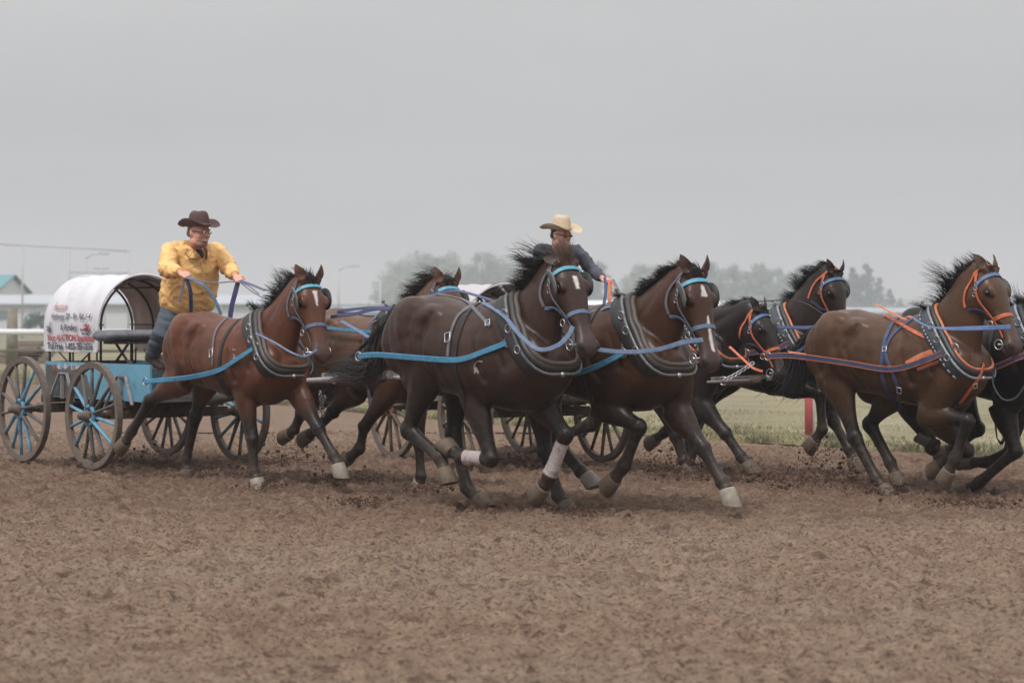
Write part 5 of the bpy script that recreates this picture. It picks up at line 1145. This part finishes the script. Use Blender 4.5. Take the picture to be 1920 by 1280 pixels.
P1, J1 = person(dict(id='a', label='heavy man in a yellow shirt and brown cowboy hat standing to drive the blue wagon', base=tuple(WA.p(1.75, -.55, .92)), skin=S(206, 152, 134), beard=.8, beardcol=S(122, 104, 99), hair=S(103, 89, 84), lens=(.6, .55, .52), ltr=.9,
    J=dict(head=at(373, 436, 19.62), neck=at(368, 463, 19.72), chest=at(362, 485, 19.82), belly=at(358, 522, 19.9), hip=at(352, 556, 19.98), sr=at(318, 468, 19.72), sl=at(408, 470, 20.0), er=at(313, 505, 19.42), wr=at(338, 511, 19.22), el=at(428, 502, 19.80), wl=at(441, 517, 19.52),
           hr=at(325, 580, 19.95), kr=at(302, 628, 19.75), ar=at(284, 668, 19.98), hl=at(372, 582, 20.15), kl=at(372, 632, 19.9), al=at(352, 676, 20.25)),
    face=(.72, -.66, -.12), hup=(.02, -.03, 1), hs=1.14, hd=(.5, -.4, -.4), palm=(.2, .35, -.8), toe=(.75, -.6, -.35), body=(.64, -.74, .0), crown=.115, brim=.17, hatmat=mat('brown_felt', S(79, 56, 55), .85, noise=.12, nscale=30), band=mat('hat_band_brown', S(104, 80, 68), .6), hattilt=.08,
    torso=[(.13, .16), (.19, .235), (.22, .265), (.225, .275), (.20, .262)], sleeve=1.06, shirt=YS, under=mat('navy_tee', S(39, 43, 61), .9), trousers=mat('denim', S(70, 80, 91), .85, noise=.15, nscale=20, bump=.001, bscale=200, dirt=.2, dirtcol=S(79, 67, 60))))
P2, J2 = person(dict(id='b', label='man in a straw cowboy hat and dark shirt driving behind the bandaged horse', base=tuple(WB.p(1.75, -.8, .92)), skin=S(206, 152, 134), beard=.25, beardcol=S(82, 61, 53), hair=S(53, 41, 36), lens=S(129, 79, 43),
    J=dict(head=at(1052, 441, 19.9), neck=at(1046, 468, 20.0), chest=at(1044, 488, 20.1), belly=at(1044, 530, 20.2), hip=at(1042, 570, 20.3), sr=at(1014, 468, 19.95), sl=at(1082, 470, 20.25), er=at(1006, 512, 19.8), wr=at(1040, 530, 19.6), el=at(1108, 505, 20.1), wl=at(1130, 522, 19.8),
           hr=at(1022, 590, 20.25), kr=at(1010, 640, 19.95), ar=at(1000, 690, 20.2), hl=at(1062, 590, 20.4), kl=at(1062, 640, 20.1), al=at(1052, 690, 20.4)),
    face=(.66, -.68, -.18), hup=(.0, -.04, 1), hs=1.02, hd=(.5, -.4, -.2), palm=(.1, .3, -.85), toe=(.6, -.75, -.2), body=(.5, -.85, .0), crown=.125, brim=.195, hatmat=mat('straw', S(190, 172, 147), .8, noise=.10, nscale=60, bump=.002, bscale=180), band=mat('straw_band', S(168, 146, 122), .7), hattilt=.08, curl=.7,
    torso=[(.10, .13), (.135, .19), (.145, .195), (.14, .19), (.13, .19)], sleeve=.86, shirt=mat('charcoal_shirt', S(70, 72, 82), .85, noise=.15, nscale=14, bump=.002, bscale=40), trousers=mat('black_denim', S(49, 51, 60), .85)))
# ------------------------------------------------------------------ driving lines
def rein(name, pts, w, m, label, cat='rein', group='driving lines'):
    P = [at(*q) for q in curve_pts(pts, 7)]; P = smoothP([Vector(p) for p in P], 1); mb = MB().ribbon(P, [Vector((.2, -1, .3))]*len(P), w, .004); o = mb.build(name, m, None, False); recentre(o); tag(o, label, cat, group); return o
PUR = fm('violet_line', S(75, 79, 129)); LIL = fm('pale_line', S(120, 120, 147)); BLU = fm('blue_line', S(96, 129, 159)); OR = TEAM['B']['inner']; DK = TEAM['A']['dark']
def handpt(J, s, dv=0): return J['w'+s]
rein('rein', [(346, 521, 19.15), (400, 530, 18.9), (440, 528, 18.8), (466, 536, 18.5), (486, 552, 18.3)], .012, LIL, 'thin line from the yellow-shirted man\'s lower hand to the bright bay\'s collar')
rein('rein', [(449, 526, 19.45), (472, 534, 19.0), (498, 545, 18.4)], .03, PUR, 'violet line from the yellow-shirted man\'s far hand to the bright bay\'s collar top')
rein('rein', [(449, 528, 19.45), (470, 545, 18.9), (495, 560, 18.35)], .012, LIL, 'thin pale line dropping from the far hand behind the bright bay\'s mane')
rein('rein_end', [(447, 526, 19.45), (442, 545, 19.45), (434, 576, 19.45), (431, 600, 19.45)], .045, PUR, 'bundle of violet line ends hanging from the far hand', 'rein end')
rein('rein_end', [(348, 520, 19.15), (357, 545, 19.15), (358, 585, 19.2)], .035, DK, 'dark line end hanging straight below the near hand', 'rein end')
rein('rein_end', [(350, 520, 19.15), (375, 530, 19.1), (395, 548, 19.1), (410, 578, 19.1), (414, 590, 19.1)], .03, BLU, 'light blue line looping from the near hand over the bay\'s back', 'rein end')
rein('rein_end', [(345, 524, 19.15), (342, 545, 19.15), (336, 566, 19.15)], .02, LIL, 'short pale line end below the near hand beside the shirt', 'rein end')
rein('rein', [(620, 594, 17.9), (665, 588, 17.85), (700, 580, 17.8), (745, 578, 17.6), (780, 565, 17.4), (822, 546, 17.2)], .03, PUR, 'violet line running over the light brown horse\'s back')
rein('rein', [(632, 583, 18.6), (690, 577, 18.4), (740, 574, 18.0), (800, 556, 17.3), (850, 545, 16.9), (900, 556, 16.4), (935, 568, 16.1)], .028, PUR, 'violet line running over the dark bandaged horse\'s rump to its collar')
rein('rein', [(640, 602, 17.5), (680, 625, 17.2), (712, 646, 17.0)], .03, TEAM['A']['nose'], 'slate blue line slanting past the bright bay\'s muzzle')
rein('rein', [(480, 625, 17.6), (515, 642, 17.35), (545, 660, 17.2), (572, 668, 17.2), (594, 655, 17.25)], .018, TEAM['A']['nose'], 'slate line hanging across the bright bay\'s collar to its bit')
rein('rein', [(905, 567, 15.9), (945, 592, 15.5), (975, 628, 15.2), (1010, 655, 15.0), (1045, 648, 15.0), (1066, 628, 15.1), (1074, 612, 15.15)], .034, TEAM['A']['nose'], 'slate blue line curving across the bandaged horse\'s collar to its bit')
rein('rein', [(1072, 645, 15.6), (1120, 655, 15.45), (1175, 660, 15.3), (1235, 655, 15.15), (1280, 642, 15.05), (1318, 637, 15.15)], .036, TEAM['A']['nose'], 'slate blue line from behind the bandaged horse\'s chin to the striped horse\'s bit')
rein('rein', [(1134, 520, 19.7), (1136, 545, 19.6), (1132, 572, 19.5)], .03, TEAM['B']['back'], 'blue line hanging below the straw-hatted man\'s hand', 'rein')
rein('rein', [(1142, 525, 19.7), (1144, 548, 19.6), (1142, 576, 19.5)], .035, TEAM['B']['inner'], 'orange line hanging straight below the straw-hatted man\'s hand', 'rein')
rein('rein', [(1147, 525, 19.7), (1158, 550, 19.5), (1168, 578, 19.3)], .022, TEAM['B']['inner'], 'orange line slanting right from the straw-hatted man\'s hand', 'rein')
rein('rein', [(1150, 524, 19.7), (1162, 548, 19.5), (1172, 574, 19.3)], .02, BLU, 'outermost pale blue line slanting from the straw-hatted man\'s hand', 'rein')
rein('rein', [(1120, 578, 19.0), (1180, 574, 18.5), (1225, 582, 17.5)], .03, TEAM['B']['back'], 'blue line running level behind the striped horse\'s collar')
rein('rein', [(1712, 596, 16.9), (1738, 611, 16.55), (1780, 616, 16.2), (1840, 615, 16.0), (1895, 613, 16.1)], .038, TEAM['B']['brow'], 'blue line from the orange harness horse\'s collar to its bit')
rein('rein', [(1448, 612, 19.1), (1490, 614, 18.9), (1535, 611, 18.8), (1565, 585, 18.7)], .034, TEAM['B']['back'], 'blue line below the raised-head horse\'s jaw')
rein('rein', [(1395, 568, 19.3), (1440, 564, 19.2), (1500, 565, 19.0), (1545, 590, 18.6)], .010, BLACKL, 'thin black cord between the two orange-bridled heads')
rein('rein', [(1560, 595, 17.9), (1540, 620, 18.0), (1512, 648, 18.1), (1490, 664, 18.1)], .026, TEAM['B']['back'], 'navy line slanting down along the brown horse\'s rump')
rein('rein', [(1368, 650, 18.2), (1392, 672, 18.1), (1412, 690, 18.0), (1430, 696, 18.0)], .024, TEAM['B']['nose'], 'orange line from the striped horse\'s chin to the black horse\'s bit')
rein('rein', [(1480, 660, 18.1), (1520, 666, 17.9)], .02, OR, 'orange line end beside the brown horse\'s rump')
rein('rein', [(1865, 695, 17.0), (1862, 720, 17.0), (1880, 748, 17.0), (1905, 745, 17.0), (1925, 715, 17.0)], .016, fm('teal_cord', S(65, 75, 89)), 'dark teal cord looping at the breast of the black edge horse')
rein('rein', [(1650, 573, 17.7), (1672, 588, 17.4), (1700, 600, 17.1), (1640, 570, 17.8)], .02, OR, 'loose orange line end over the tossed-mane horse\'s back')
# ------------------------------------------------------------------ infield, fences, buildings, trees, air
def grass_field():
    m = bpy.data.materials.new('grass_ground'); m.use_nodes = True; nd = m.node_tree.nodes; lk = m.node_tree.links.new; b = nd['Principled BSDF']; b.inputs['Roughness'].default_value = .95; b.inputs['Specular IOR Level'].default_value = .1
    g = nd.new('ShaderNodeNewGeometry'); n = nd.new('ShaderNodeTexNoise'); n.inputs['Scale'].default_value = .5; n.inputs['Detail'].default_value = 8; n.inputs['Roughness'].default_value = .7; lk(g.outputs['Position'], n.inputs['Vector'])
    r = nd.new('ShaderNodeValToRGB'); lk(n.outputs[0], r.inputs[0]); r.color_ramp.elements[0].position = .35; r.color_ramp.elements[0].color = (*S(112, 107, 84), 1); r.color_ramp.elements[1].position = .65; r.color_ramp.elements[1].color = (*S(140, 132, 108), 1)
    lk(r.outputs[0], b.inputs['Base Color'])
    xs = [p[0] for p in GE]; mb = MB(); X = np.linspace(-40, 14, 400); near = []
    for x in X: near.append((x, edge_y(x)+.55*(vnoise(np.array([x*1.3]), np.array([1.]), 5)[0]-.5)+.25*(vnoise(np.array([x*5]), np.array([3.]), 6)[0]-.5), .012))
    far = [(x*22, 1000, .012) for x in X]
    n_ = len(X); mb.add(near+far, [(i, i+1, n_+i+1, n_+i) for i in range(n_-1)])
    mb.add([(14, 13, .012), (300, -60, .012), (900, 1000, .012), (308, 1000, .012)], [(0, 1, 2, 3)]); mb.add([(-40, 90, .012), (-880, 1000, .012), (-980, 1000, .012), (-300, 140, .012)], [(0, 1, 2, 3)])
    o = mb.build('grass_field', m, None, False); tag(o, kind='structure')
    # grass blades, thick along the edge of the track
    rnd = np.random.RandomState(4); vs = []; fs = []; n = 0
    def blades(N_, y_off, h0, h1, xr):
        nonlocal n
        x = rnd.uniform(xr[0], xr[1], N_); y = edge_y(x)+np.abs(rnd.normal(0, y_off, N_))-.12; cl = vnoise(x*2.5, y*2.5, 9); cl2 = vnoise(x*.9, y*.9, 12); hh = rnd.uniform(h0, h1, N_)*(.35+1.1*cl*cl2*1.6); keep = rnd.uniform(0, 1, N_) < (.25+cl)
        a = rnd.uniform(0, 2*pi, N_); w_ = rnd.uniform(.004, .010, N_); lx = rnd.normal(0, .35, N_); ly = rnd.normal(0, .3, N_)
        for i in np.nonzero(keep)[0]:
            ca, sa = cos(a[i])*w_[i], sin(a[i])*w_[i]; h_ = hh[i]; X0, Y0 = x[i], y[i]
            vs.extend([(X0-ca, Y0-sa, .0), (X0+ca, Y0+sa, .0), (X0+ca*.7+lx[i]*h_*.35, Y0+sa*.7+ly[i]*h_*.35, h_*.6), (X0-ca*.7+lx[i]*h_*.35, Y0-sa*.7+ly[i]*h_*.35, h_*.6), (X0+lx[i]*h_, Y0+ly[i]*h_, h_)])
            fs.extend([(n, n+1, n+2, n+3), (n+3, n+2, n+4)]); n += 5
    blades(60000, .8, .03, .11, (-6, 8.5)); blades(30000, 4.5, .02, .06, (-6, 10)); blades(12000, 2.0, .10, .25, (-20, -5))
    gb = mat('grass_blades', S(120, 115, 88), .8, noise=.3, nscale=1.5, col2=S(148, 142, 108)); o = MB().add(vs, fs).build('grass', gb, None, False); tag(o, 'pale green grass and weeds growing along the inner edge of the track', 'grass', kind='stuff')
    # small white clover heads
    vs = MB(); 
    for i in range(110):
        x = rnd.uniform(-1, 8); y = edge_y(x)+abs(rnd.normal(.3, 1.2)); vs.ball((x, y, rnd.uniform(.03, .14)), rnd.uniform(.007, .012), nu=5, nv=3)
    o = vs.build('clover', mat('clover_white', S(205, 205, 190), .8), None); tag(o, 'tiny white clover heads scattered through the grass', 'clover', kind='stuff')
grass_field()
def top_mesh(mb, name, m, label, cat, group=None, smooth=False):
    o = mb.build(name, m, None, smooth); recentre(o); return tag(o, label, cat, group)
# red and white marker post at the edge of the grass
g = ground_at(1517, 826); m = MB(); root = empty('marker_post', g, 'red and white plastic post on the grass edge behind the horses', 'marker post')
P = [g, g+Vector((0, 0, .5)), g+Vector((-.01, 0, .9)), g+Vector((-.06, .02, 1.1)), g+Vector((-.2, .05, 1.2))]
m.tube(P, [.05, .05, .048, .045, .04], k=14); m.build('post', mat('marker_red', S(188, 92, 94), .45, noise=.06), root)
m = MB(); m.ribbon([p+Vector((.052, -.012, 0)) for p in P[:4]], [Vector((.75, -.66, 0))]*4, .05, .004); m.build('white_stripe', mat('marker_white', S(214, 206, 204), .5), root)
# white rail with timber posts on the far left
W_ = mat('white_rail_paint', S(218, 218, 220), .6, noise=.04); GW = mat('weathered_post', S(124, 118, 106), .95, noise=.25, nscale=4)
def fence_rail():
    root = empty('rail_fence', at(15, 680, 0) if False else Vector((-14.2, 60, 0)), 'white rail fence on weathered timber posts behind the lettered wagon', 'fence')
    yl = 60
    m = MB(); m.tube([(-22, yl, .98), (-9.6, yl-1.5, .97)], .085, k=10); m.build('rail', W_, root)
    m = MB(); m.tube([(-22, yl+.3, .45), (-9.6, yl-1.2, .45)], .04, k=8); m.build('rail', GW, root)
    for x, h_ in ((-14.15, 1.65), (-19.5, 1.5), (-9.7, 1.05)):
        m = MB(); m.tube([(x, yl+.35, -.02), (x+.02, yl+.35, h_)], [.17, .14], k=10); m.build('post', GW, root)
fence_rail()
for i, (u, v, w_, h_, dz) in enumerate(((28, 668, 1.4, .35, 0), (52, 660, 1.1, .28, .0), (40, 652, .9, .2, .32))):
    c = Vector(((u-960)/4000*63, 63, 0)); root = empty('timber_stack', c, ['stack of grey boards leaning low beside the timber post', 'shorter board stack between the post and the lettered wagon', 'loose boards lying on top of the two board stacks'][i], 'boards'); 
    for k in range(4): m = MB(); m.box(c+Vector((.05*k, .1*k, dz+.05+.09*k)), (w_/2, .35, .035)); m.build('board', GW if k % 2 else mat('brown_board', S(118, 96, 86), .9, noise=.2), root, False)
# chain link fence across the background
def chain_fence(x0, x1, y, h_, label, step=3.0, dense=.14):
    root = empty('chain_fence', ((x0+x1)/2, y, 0), label, 'fence', None); gm = mat('galvanised', S(142, 152, 154), .6)
    n = int((x1-x0)/step)
    for i in range(n+1):
        x = x0+(x1-x0)*i/n; m = MB(); m.tube([(x, y, 0), (x, y, h_+.05)], .035, k=6); m.build('post', gm, root)
    m = MB(); m.tube([(x0, y, h_), (x1, y, h_)], .028, k=6); m.build('top_rail', gm, root)
    m = MB(); k = int((x1-x0)/dense)
    for i in range(k):
        xa = x0+i*dense
        for sg in (1, -1):
            xb = xa+sg*h_*.9
            if x0 <= xb <= x1: m.bar((xa, y+.004*sg, .02), (xb, y+.004*sg, h_-.02), .010, .010)
    m.build('wire_mesh', gm, root, False)
chain_fence(-33, -6.0, 110, 1.95, 'long galvanised wire fence behind the white rail on the left', 3.0)
chain_fence(-12.5, 8, 131, 1.9, 'galvanised wire fence seen above the light brown horse', 3.4)
chain_fence(18, 36, 124, 1.9, 'galvanised wire fence seen above the horses on the right', 3.4)
# buildings and screens far off
def gable(name, c, L_, W, H, rise, wall, roof, label, openings=()):
    c = Vector(c); root = empty(name, c, label, 'building'); m = MB()
    pr = [(-W/2, 0), (W/2, 0), (W/2, H), (0, H+rise), (-W/2, H)]
    m.loft([[c+Vector((x, y, z)) for y, z in pr] for x in (-L_/2, L_/2)]); m.build('wall', wall, root, False)
    for sg in (-1, 1):
        m = MB(); a = Vector((0, sg*(W/2+.4), H-.15)); b = Vector((0, 0, H+rise+.05)); d = (b-a); n_ = Vector((1, 0, 0)).cross(d).normalized(); n_ = n_ if n_.z > 0 else -n_
        m.box(c+(a+b)/2+n_*.1, (L_/2+.4, d.length/2, .07), (Vector((1, 0, 0)), d.normalized(), n_)); m.build('roof', roof, root, False)
    for x, w_, z0, z1 in openings:
        m = MB(); m.box(c+Vector((x, -W/2-.02, (z0+z1)/2)), (w_/2, .03, (z1-z0)/2)); m.build('window', mat('far_glass', S(112, 124, 132), .3), root, False)
pale = mat('pale_siding', S(208, 210, 214), .7, noise=.04); teal = mat('teal_roof', S(90, 135, 142), .6); grr = mat('grey_roof', S(168, 172, 178), .7)
gable('arena_hall', (-61.5, 210, 0), 24.5, 14, 3.7, 1.5, pale, teal, 'white hall with a teal roof at the far left edge', [(8, 2.4, 1.6, 3.0), (3, 2, 1.6, 3.0)])
gable('long_shed', (-36, 190, 0), 32, 10, 2.4, .6, pale, grr, 'long low white shed behind the canopy of the lettered wagon', [(-8, 2, 1, 1.8), (4, 2, 1, 1.8)])
gable('long_shed', (-14, 260, 0), 26, 10, 1.8, .4, pale, grr, 'distant low white shed between the yellow shirt and the trees', [])
gable('long_shed', (10, 280, 0), 40, 10, 2.6, .5, mat('bright_siding', S(226, 226, 228), .7), mat('white_roof', S(222, 224, 228), .7), 'distant white shed roof in front of the trees behind the bandaged horse', [])
gable('long_shed', (50, 240, 0), 34, 9, 1.7, .4, pale, grr, 'distant white shed at the right above the brown horse', [])
gm = mat('far_steel', S(172, 174, 178), .5)
def backstop():
    root = empty('backstop', (-27, 130, 0), 'tall pale frame of a ball backstop above the wagon canopy', 'backstop'); y = 130
    top = [at(0, 458, y), at(130, 464, y), at(242, 471, y)]
    m = MB(); m.tube(top, .05, k=6); m.build('top_bar', gm, root)
    for u in (42, 130, 241): m = MB(); m.tube([at(u, 458+(u*.054), y), Vector((at(u, 460, y).x, y, 0))], .06, k=6); m.build('upright', gm, root)
    m = MB(); m.tube([at(130, 510, y), at(241, 512, y)], .04, k=6); m.build('cross_bar', gm, root)
backstop()
def lamp(u, v, y, label):
    p = at(u, v, y); root = empty('lamp_post', (p.x, y, 0), label, 'lamp post', 'far lamp posts'); m = MB(); m.tube([(p.x, y, 0), p], [.11, .07], k=8); m.build('pole', gm, root)
    m = MB(); m.tube([p, p+Vector((.5, 0, .35)), p+Vector((1.2, 0, .45))], .05, k=6); m.build('arm', gm, root); m = MB(); m.box(p+Vector((1.4, 0, .42)), (.35, .12, .06)); m.build('lamp_head', gm, root)
lamp(635, 508, 180, 'thin curved lamp post left of the tree line'); lamp(160, 486, 160, 'curved lamp post inside the backstop frame')
for u, v, lb in ((713, 526, 'thin pole just left of the first tree'), (190, 500, 'short pole above the wagon canopy')):
    p = at(u, v, 150); root = empty('utility_pole', (p.x, 150, 0), lb, 'pole'); m = MB(); m.tube([(p.x, 150, 0), p], .07, k=8); m.build('pole', gm, root); m = MB(); m.box(p-UP*.15, (.55, .05, .05)); m.build('cross_arm', gm, root, False)
# trees
def leaf_tree(seed, kind):
    rnd = random.Random(seed); c = MB(); blobs = []
    H = 1.0
    for i in range(34 if kind == 'round' else 34):
        if kind == 'round': t = rnd.uniform(.12, .95); r = .42*sqrt(max(.05, 1-((t-.48)/.50)**2)); br = rnd.uniform(.09, .16)
        elif kind == 'tall': t = rnd.uniform(.08, .94); r = .27*sqrt(max(.03, 1-((t-.42)/.55)**2)); br = rnd.uniform(.06, .12)
        else: t = rnd.uniform(.1, .97); r = .34*(1-t)**.8+.01; br = .04+.09*(1-t)
        a = rnd.uniform(0, 2*pi); rr = r*sqrt(rnd.random()); blobs.append((rr*cos(a), rr*sin(a), t, br))
    for (x, y, z, br) in blobs:
        for k in range(95):
            d = Vector((rnd.gauss(0, 1), rnd.gauss(0, 1), rnd.gauss(0, .8))); d.normalize(); q = Vector((x, y, z))+d*br*rnd.uniform(.45, 1.1); s = rnd.uniform(.013, .026); u_ = Vector((rnd.gauss(0, 1), rnd.gauss(0, 1), rnd.gauss(0, 1))).normalized(); v_ = u_.orthogonal().normalized()
            c.add([q-u_*s, q+v_*s*.8, q+u_*s, q-v_*s*.8], [(0, 1, 2, 3)])
    t = MB(); t.tube([(0, 0, 0), (.01, 0, .3), (0, .01, .6), (.01, 0, .85)], [.028, .02, .012, .004], k=8)
    for i in range(7):
        z = rnd.uniform(.25, .65); a = rnd.uniform(0, 2*pi); t.tube([(0, 0, z), (.12*cos(a), .12*sin(a), z+.12), (.2*cos(a), .2*sin(a), z+.22)], [.010, .006, .002], k=5)
    return c, t
TV = {}
rnd = random.Random(42)
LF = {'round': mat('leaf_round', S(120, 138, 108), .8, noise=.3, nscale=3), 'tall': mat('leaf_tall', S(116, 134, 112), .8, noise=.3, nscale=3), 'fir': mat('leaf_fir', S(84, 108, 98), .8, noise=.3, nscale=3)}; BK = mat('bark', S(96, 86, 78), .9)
def tree_copy(kind, var, x, y, h, label):
    key = (kind, var)
    if key not in TV:
        c, t = leaf_tree(hash(kind) % 7 if False else {'round': 10, 'tall': 20, 'fir': 30}[kind]+var, kind); mc = bpy.data.meshes.new('crown'); mc.from_pydata(c.v, [], c.f); mc.materials.append(LF[kind]); mt = bpy.data.meshes.new('trunk'); mt.from_pydata(t.v, [], t.f); mt.materials.append(BK); TV[key] = (mc, mt)
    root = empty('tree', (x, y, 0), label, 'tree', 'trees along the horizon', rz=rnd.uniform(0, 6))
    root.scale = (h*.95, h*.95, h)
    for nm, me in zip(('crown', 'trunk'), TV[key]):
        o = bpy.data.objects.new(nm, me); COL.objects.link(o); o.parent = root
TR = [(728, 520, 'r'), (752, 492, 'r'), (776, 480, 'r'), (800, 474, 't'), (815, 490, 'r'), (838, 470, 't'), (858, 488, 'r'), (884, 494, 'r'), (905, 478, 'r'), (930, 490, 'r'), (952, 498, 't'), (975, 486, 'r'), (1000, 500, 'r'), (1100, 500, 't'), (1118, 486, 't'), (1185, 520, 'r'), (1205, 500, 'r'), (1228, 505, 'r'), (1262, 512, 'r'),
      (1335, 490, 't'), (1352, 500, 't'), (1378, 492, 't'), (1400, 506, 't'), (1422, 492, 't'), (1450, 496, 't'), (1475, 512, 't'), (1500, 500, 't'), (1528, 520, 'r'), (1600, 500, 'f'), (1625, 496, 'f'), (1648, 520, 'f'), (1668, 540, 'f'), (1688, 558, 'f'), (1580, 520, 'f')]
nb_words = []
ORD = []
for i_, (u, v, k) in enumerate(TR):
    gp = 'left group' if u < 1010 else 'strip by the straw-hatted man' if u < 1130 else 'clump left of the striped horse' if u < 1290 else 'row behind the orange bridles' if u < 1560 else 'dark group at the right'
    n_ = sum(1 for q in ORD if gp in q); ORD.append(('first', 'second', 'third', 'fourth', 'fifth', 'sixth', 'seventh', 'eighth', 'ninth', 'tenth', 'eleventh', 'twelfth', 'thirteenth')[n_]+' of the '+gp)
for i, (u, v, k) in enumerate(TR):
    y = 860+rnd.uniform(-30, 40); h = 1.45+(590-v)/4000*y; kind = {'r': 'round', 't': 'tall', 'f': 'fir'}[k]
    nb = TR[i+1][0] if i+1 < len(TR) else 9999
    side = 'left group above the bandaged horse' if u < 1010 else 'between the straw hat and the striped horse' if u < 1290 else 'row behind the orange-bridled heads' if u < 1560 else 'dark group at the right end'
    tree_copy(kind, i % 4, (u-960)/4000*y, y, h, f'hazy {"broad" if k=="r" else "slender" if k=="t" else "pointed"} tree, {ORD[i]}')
# low scrub along the foot of the trees
m = MB(); rnd = random.Random(8)
for i in range(9000):
    x = rnd.uniform(-60, 170); y = rnd.uniform(820, 900); z = abs(rnd.gauss(0, 2.6)); s = rnd.uniform(.4, .9); u_ = Vector((rnd.gauss(0, 1), rnd.gauss(0, 1), rnd.gauss(0, 1))).normalized(); v_ = u_.orthogonal().normalized(); q = Vector((x, y, z)); m.add([q-u_*s, q+v_*s, q+u_*s, q-v_*s], [(0, 1, 2, 3)])
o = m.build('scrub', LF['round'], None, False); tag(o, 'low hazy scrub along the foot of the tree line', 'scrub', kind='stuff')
m = MB()
for i in range(500):
    d = Vector((rnd.gauss(0, 1), rnd.gauss(0, 1), abs(rnd.gauss(0, 1)))).normalized(); q = Vector((-33.5, 150, .2))+Vector((d.x*1.0, d.y*1, d.z*1.5))*rnd.uniform(.5, 1); s = rnd.uniform(.06, .14); v_ = d.orthogonal().normalized(); m.add([q-d*s, q+v_*s, q+d*s, q-v_*s], [(0, 1, 2, 3)])
top_mesh(m, 'bush', LF['fir'], 'small dark bush in front of the long white shed at left', 'bush')
# ------------------------------------------------------------------ flying dirt
CL = mat('clod', S(78, 54, 42), .95, noise=.2, nscale=6)
def spray(u, v, n, sx, sz, y=None, size=.0078, lift=.12, label='clods'):
    g = ground_at(u, v) if y is None else at(u, v, y); rnd = random.Random(int(u*7+v)); m = MB()
    for i in range(int(n*1.8)):
        q = g + Vector((rnd.gauss(0, sx), rnd.gauss(0, .22), 0)); hgt = abs(rnd.gauss(0, sz)) if y is None else rnd.gauss(0, sz); q.z = (q.z if y is not None else 0)+hgt*(1-.3*abs(q.x-g.x)/max(sx, .01)*.3)+.005
        s = size*rnd.uniform(.3, 1.5)*(1 if rnd.random() > .06 else 2.6); ax = Vector((rnd.gauss(0, 1), rnd.gauss(0, 1), rnd.gauss(0, 1))).normalized(); b = ax.orthogonal().normalized(); c = ax.cross(b)
        pts = [q+ax*s, q-ax*s*.8, q+b*s*.9, q-b*s*.7, q+c*s*.8, q-c*s]; m.add(pts, [(0, 2, 4), (0, 4, 3), (0, 3, 5), (0, 5, 2), (1, 4, 2), (1, 3, 4), (1, 5, 3), (1, 2, 5)])
    o = m.build('flying_dirt', CL, None, False); recentre(o); tag(o, label, 'flying dirt', kind='stuff')
SP = [(205, 874, 170, .12, .09, 'clods thrown up behind the blue-spoked front wheel'), (290, 868, 150, .28, .10, 'clods flying beside the trailing hoof of the bright bay'), (378, 892, 230, .22, .035, 'clods round the bright bay\'s planted hind hoof'), (500, 914, 130, .14, .02, 'clods at the bright bay\'s white front hoof'),
      (560, 872, 330, .24, .14, 'clods flying between the bright bay\'s forelegs'), (650, 906, 330, .20, .05, 'clods under the bright bay\'s outstretched hoof'), (690, 944, 150, .16, .02, 'clods in front of the bright bay on the open dirt'), (1262, 888, 420, .20, .13, 'clods round the black horse\'s hind hoof'), (1340, 900, 220, .25, .04, 'clods beside the striped horse\'s outstretched leg'),
      (1405, 890, 60, .06, .10, 'clods dropping from the black horse\'s front hoof'), (1485, 918, 260, .16, .14, 'clods flying ahead of the striped horse\'s hoof'), (1555, 905, 380, .18, .20, 'clods flying behind the tossed-mane horse'), (1640, 925, 160, .25, .06, 'clods round the tossed-mane horse\'s planted hoof'), (1815, 948, 260, .20, .03, 'clods under the black edge horse\'s hoof'),
      (985, 872, 420, .35, .05, 'dust of clods behind the bandaged horse\'s foreleg'), (1085, 962, 120, .12, .015, 'clods round the planted hoof near the bandaged leg'), (905, 956, 90, .1, .015, 'clods under the bandaged horse\'s hind hoof'), (800, 918, 130, .16, .02, 'clods at the light brown horse\'s hoof'), (470, 880, 140, .22, .06, 'clods below the far front wheel of the blue wagon')]
for u, v, n, sx, sz, lb in SP: spray(u, v, n, sx, sz, label=lb)
# ------------------------------------------------------------------ air
m = MB(); m.box((0, 430, 38), (1010, 600, 40)); hz = m.build('haze', None, None, False); hz.display_type = 'WIRE'
hm = bpy.data.materials.new('haze'); hm.use_nodes = True; nd = hm.node_tree.nodes; nd.clear(); o_ = nd.new('ShaderNodeOutputMaterial'); v_ = nd.new('ShaderNodeVolumePrincipled'); v_.inputs['Density'].default_value = .0011; v_.inputs['Color'].default_value = (.93, .95, .98, 1); v_.inputs['Anisotropy'].default_value = .2
hm.node_tree.links.new(v_.outputs[0], o_.inputs['Volume']); hz.data.materials.append(hm); tag(hz, 'thin pale haze over the whole race ground', 'haze', kind='stuff')
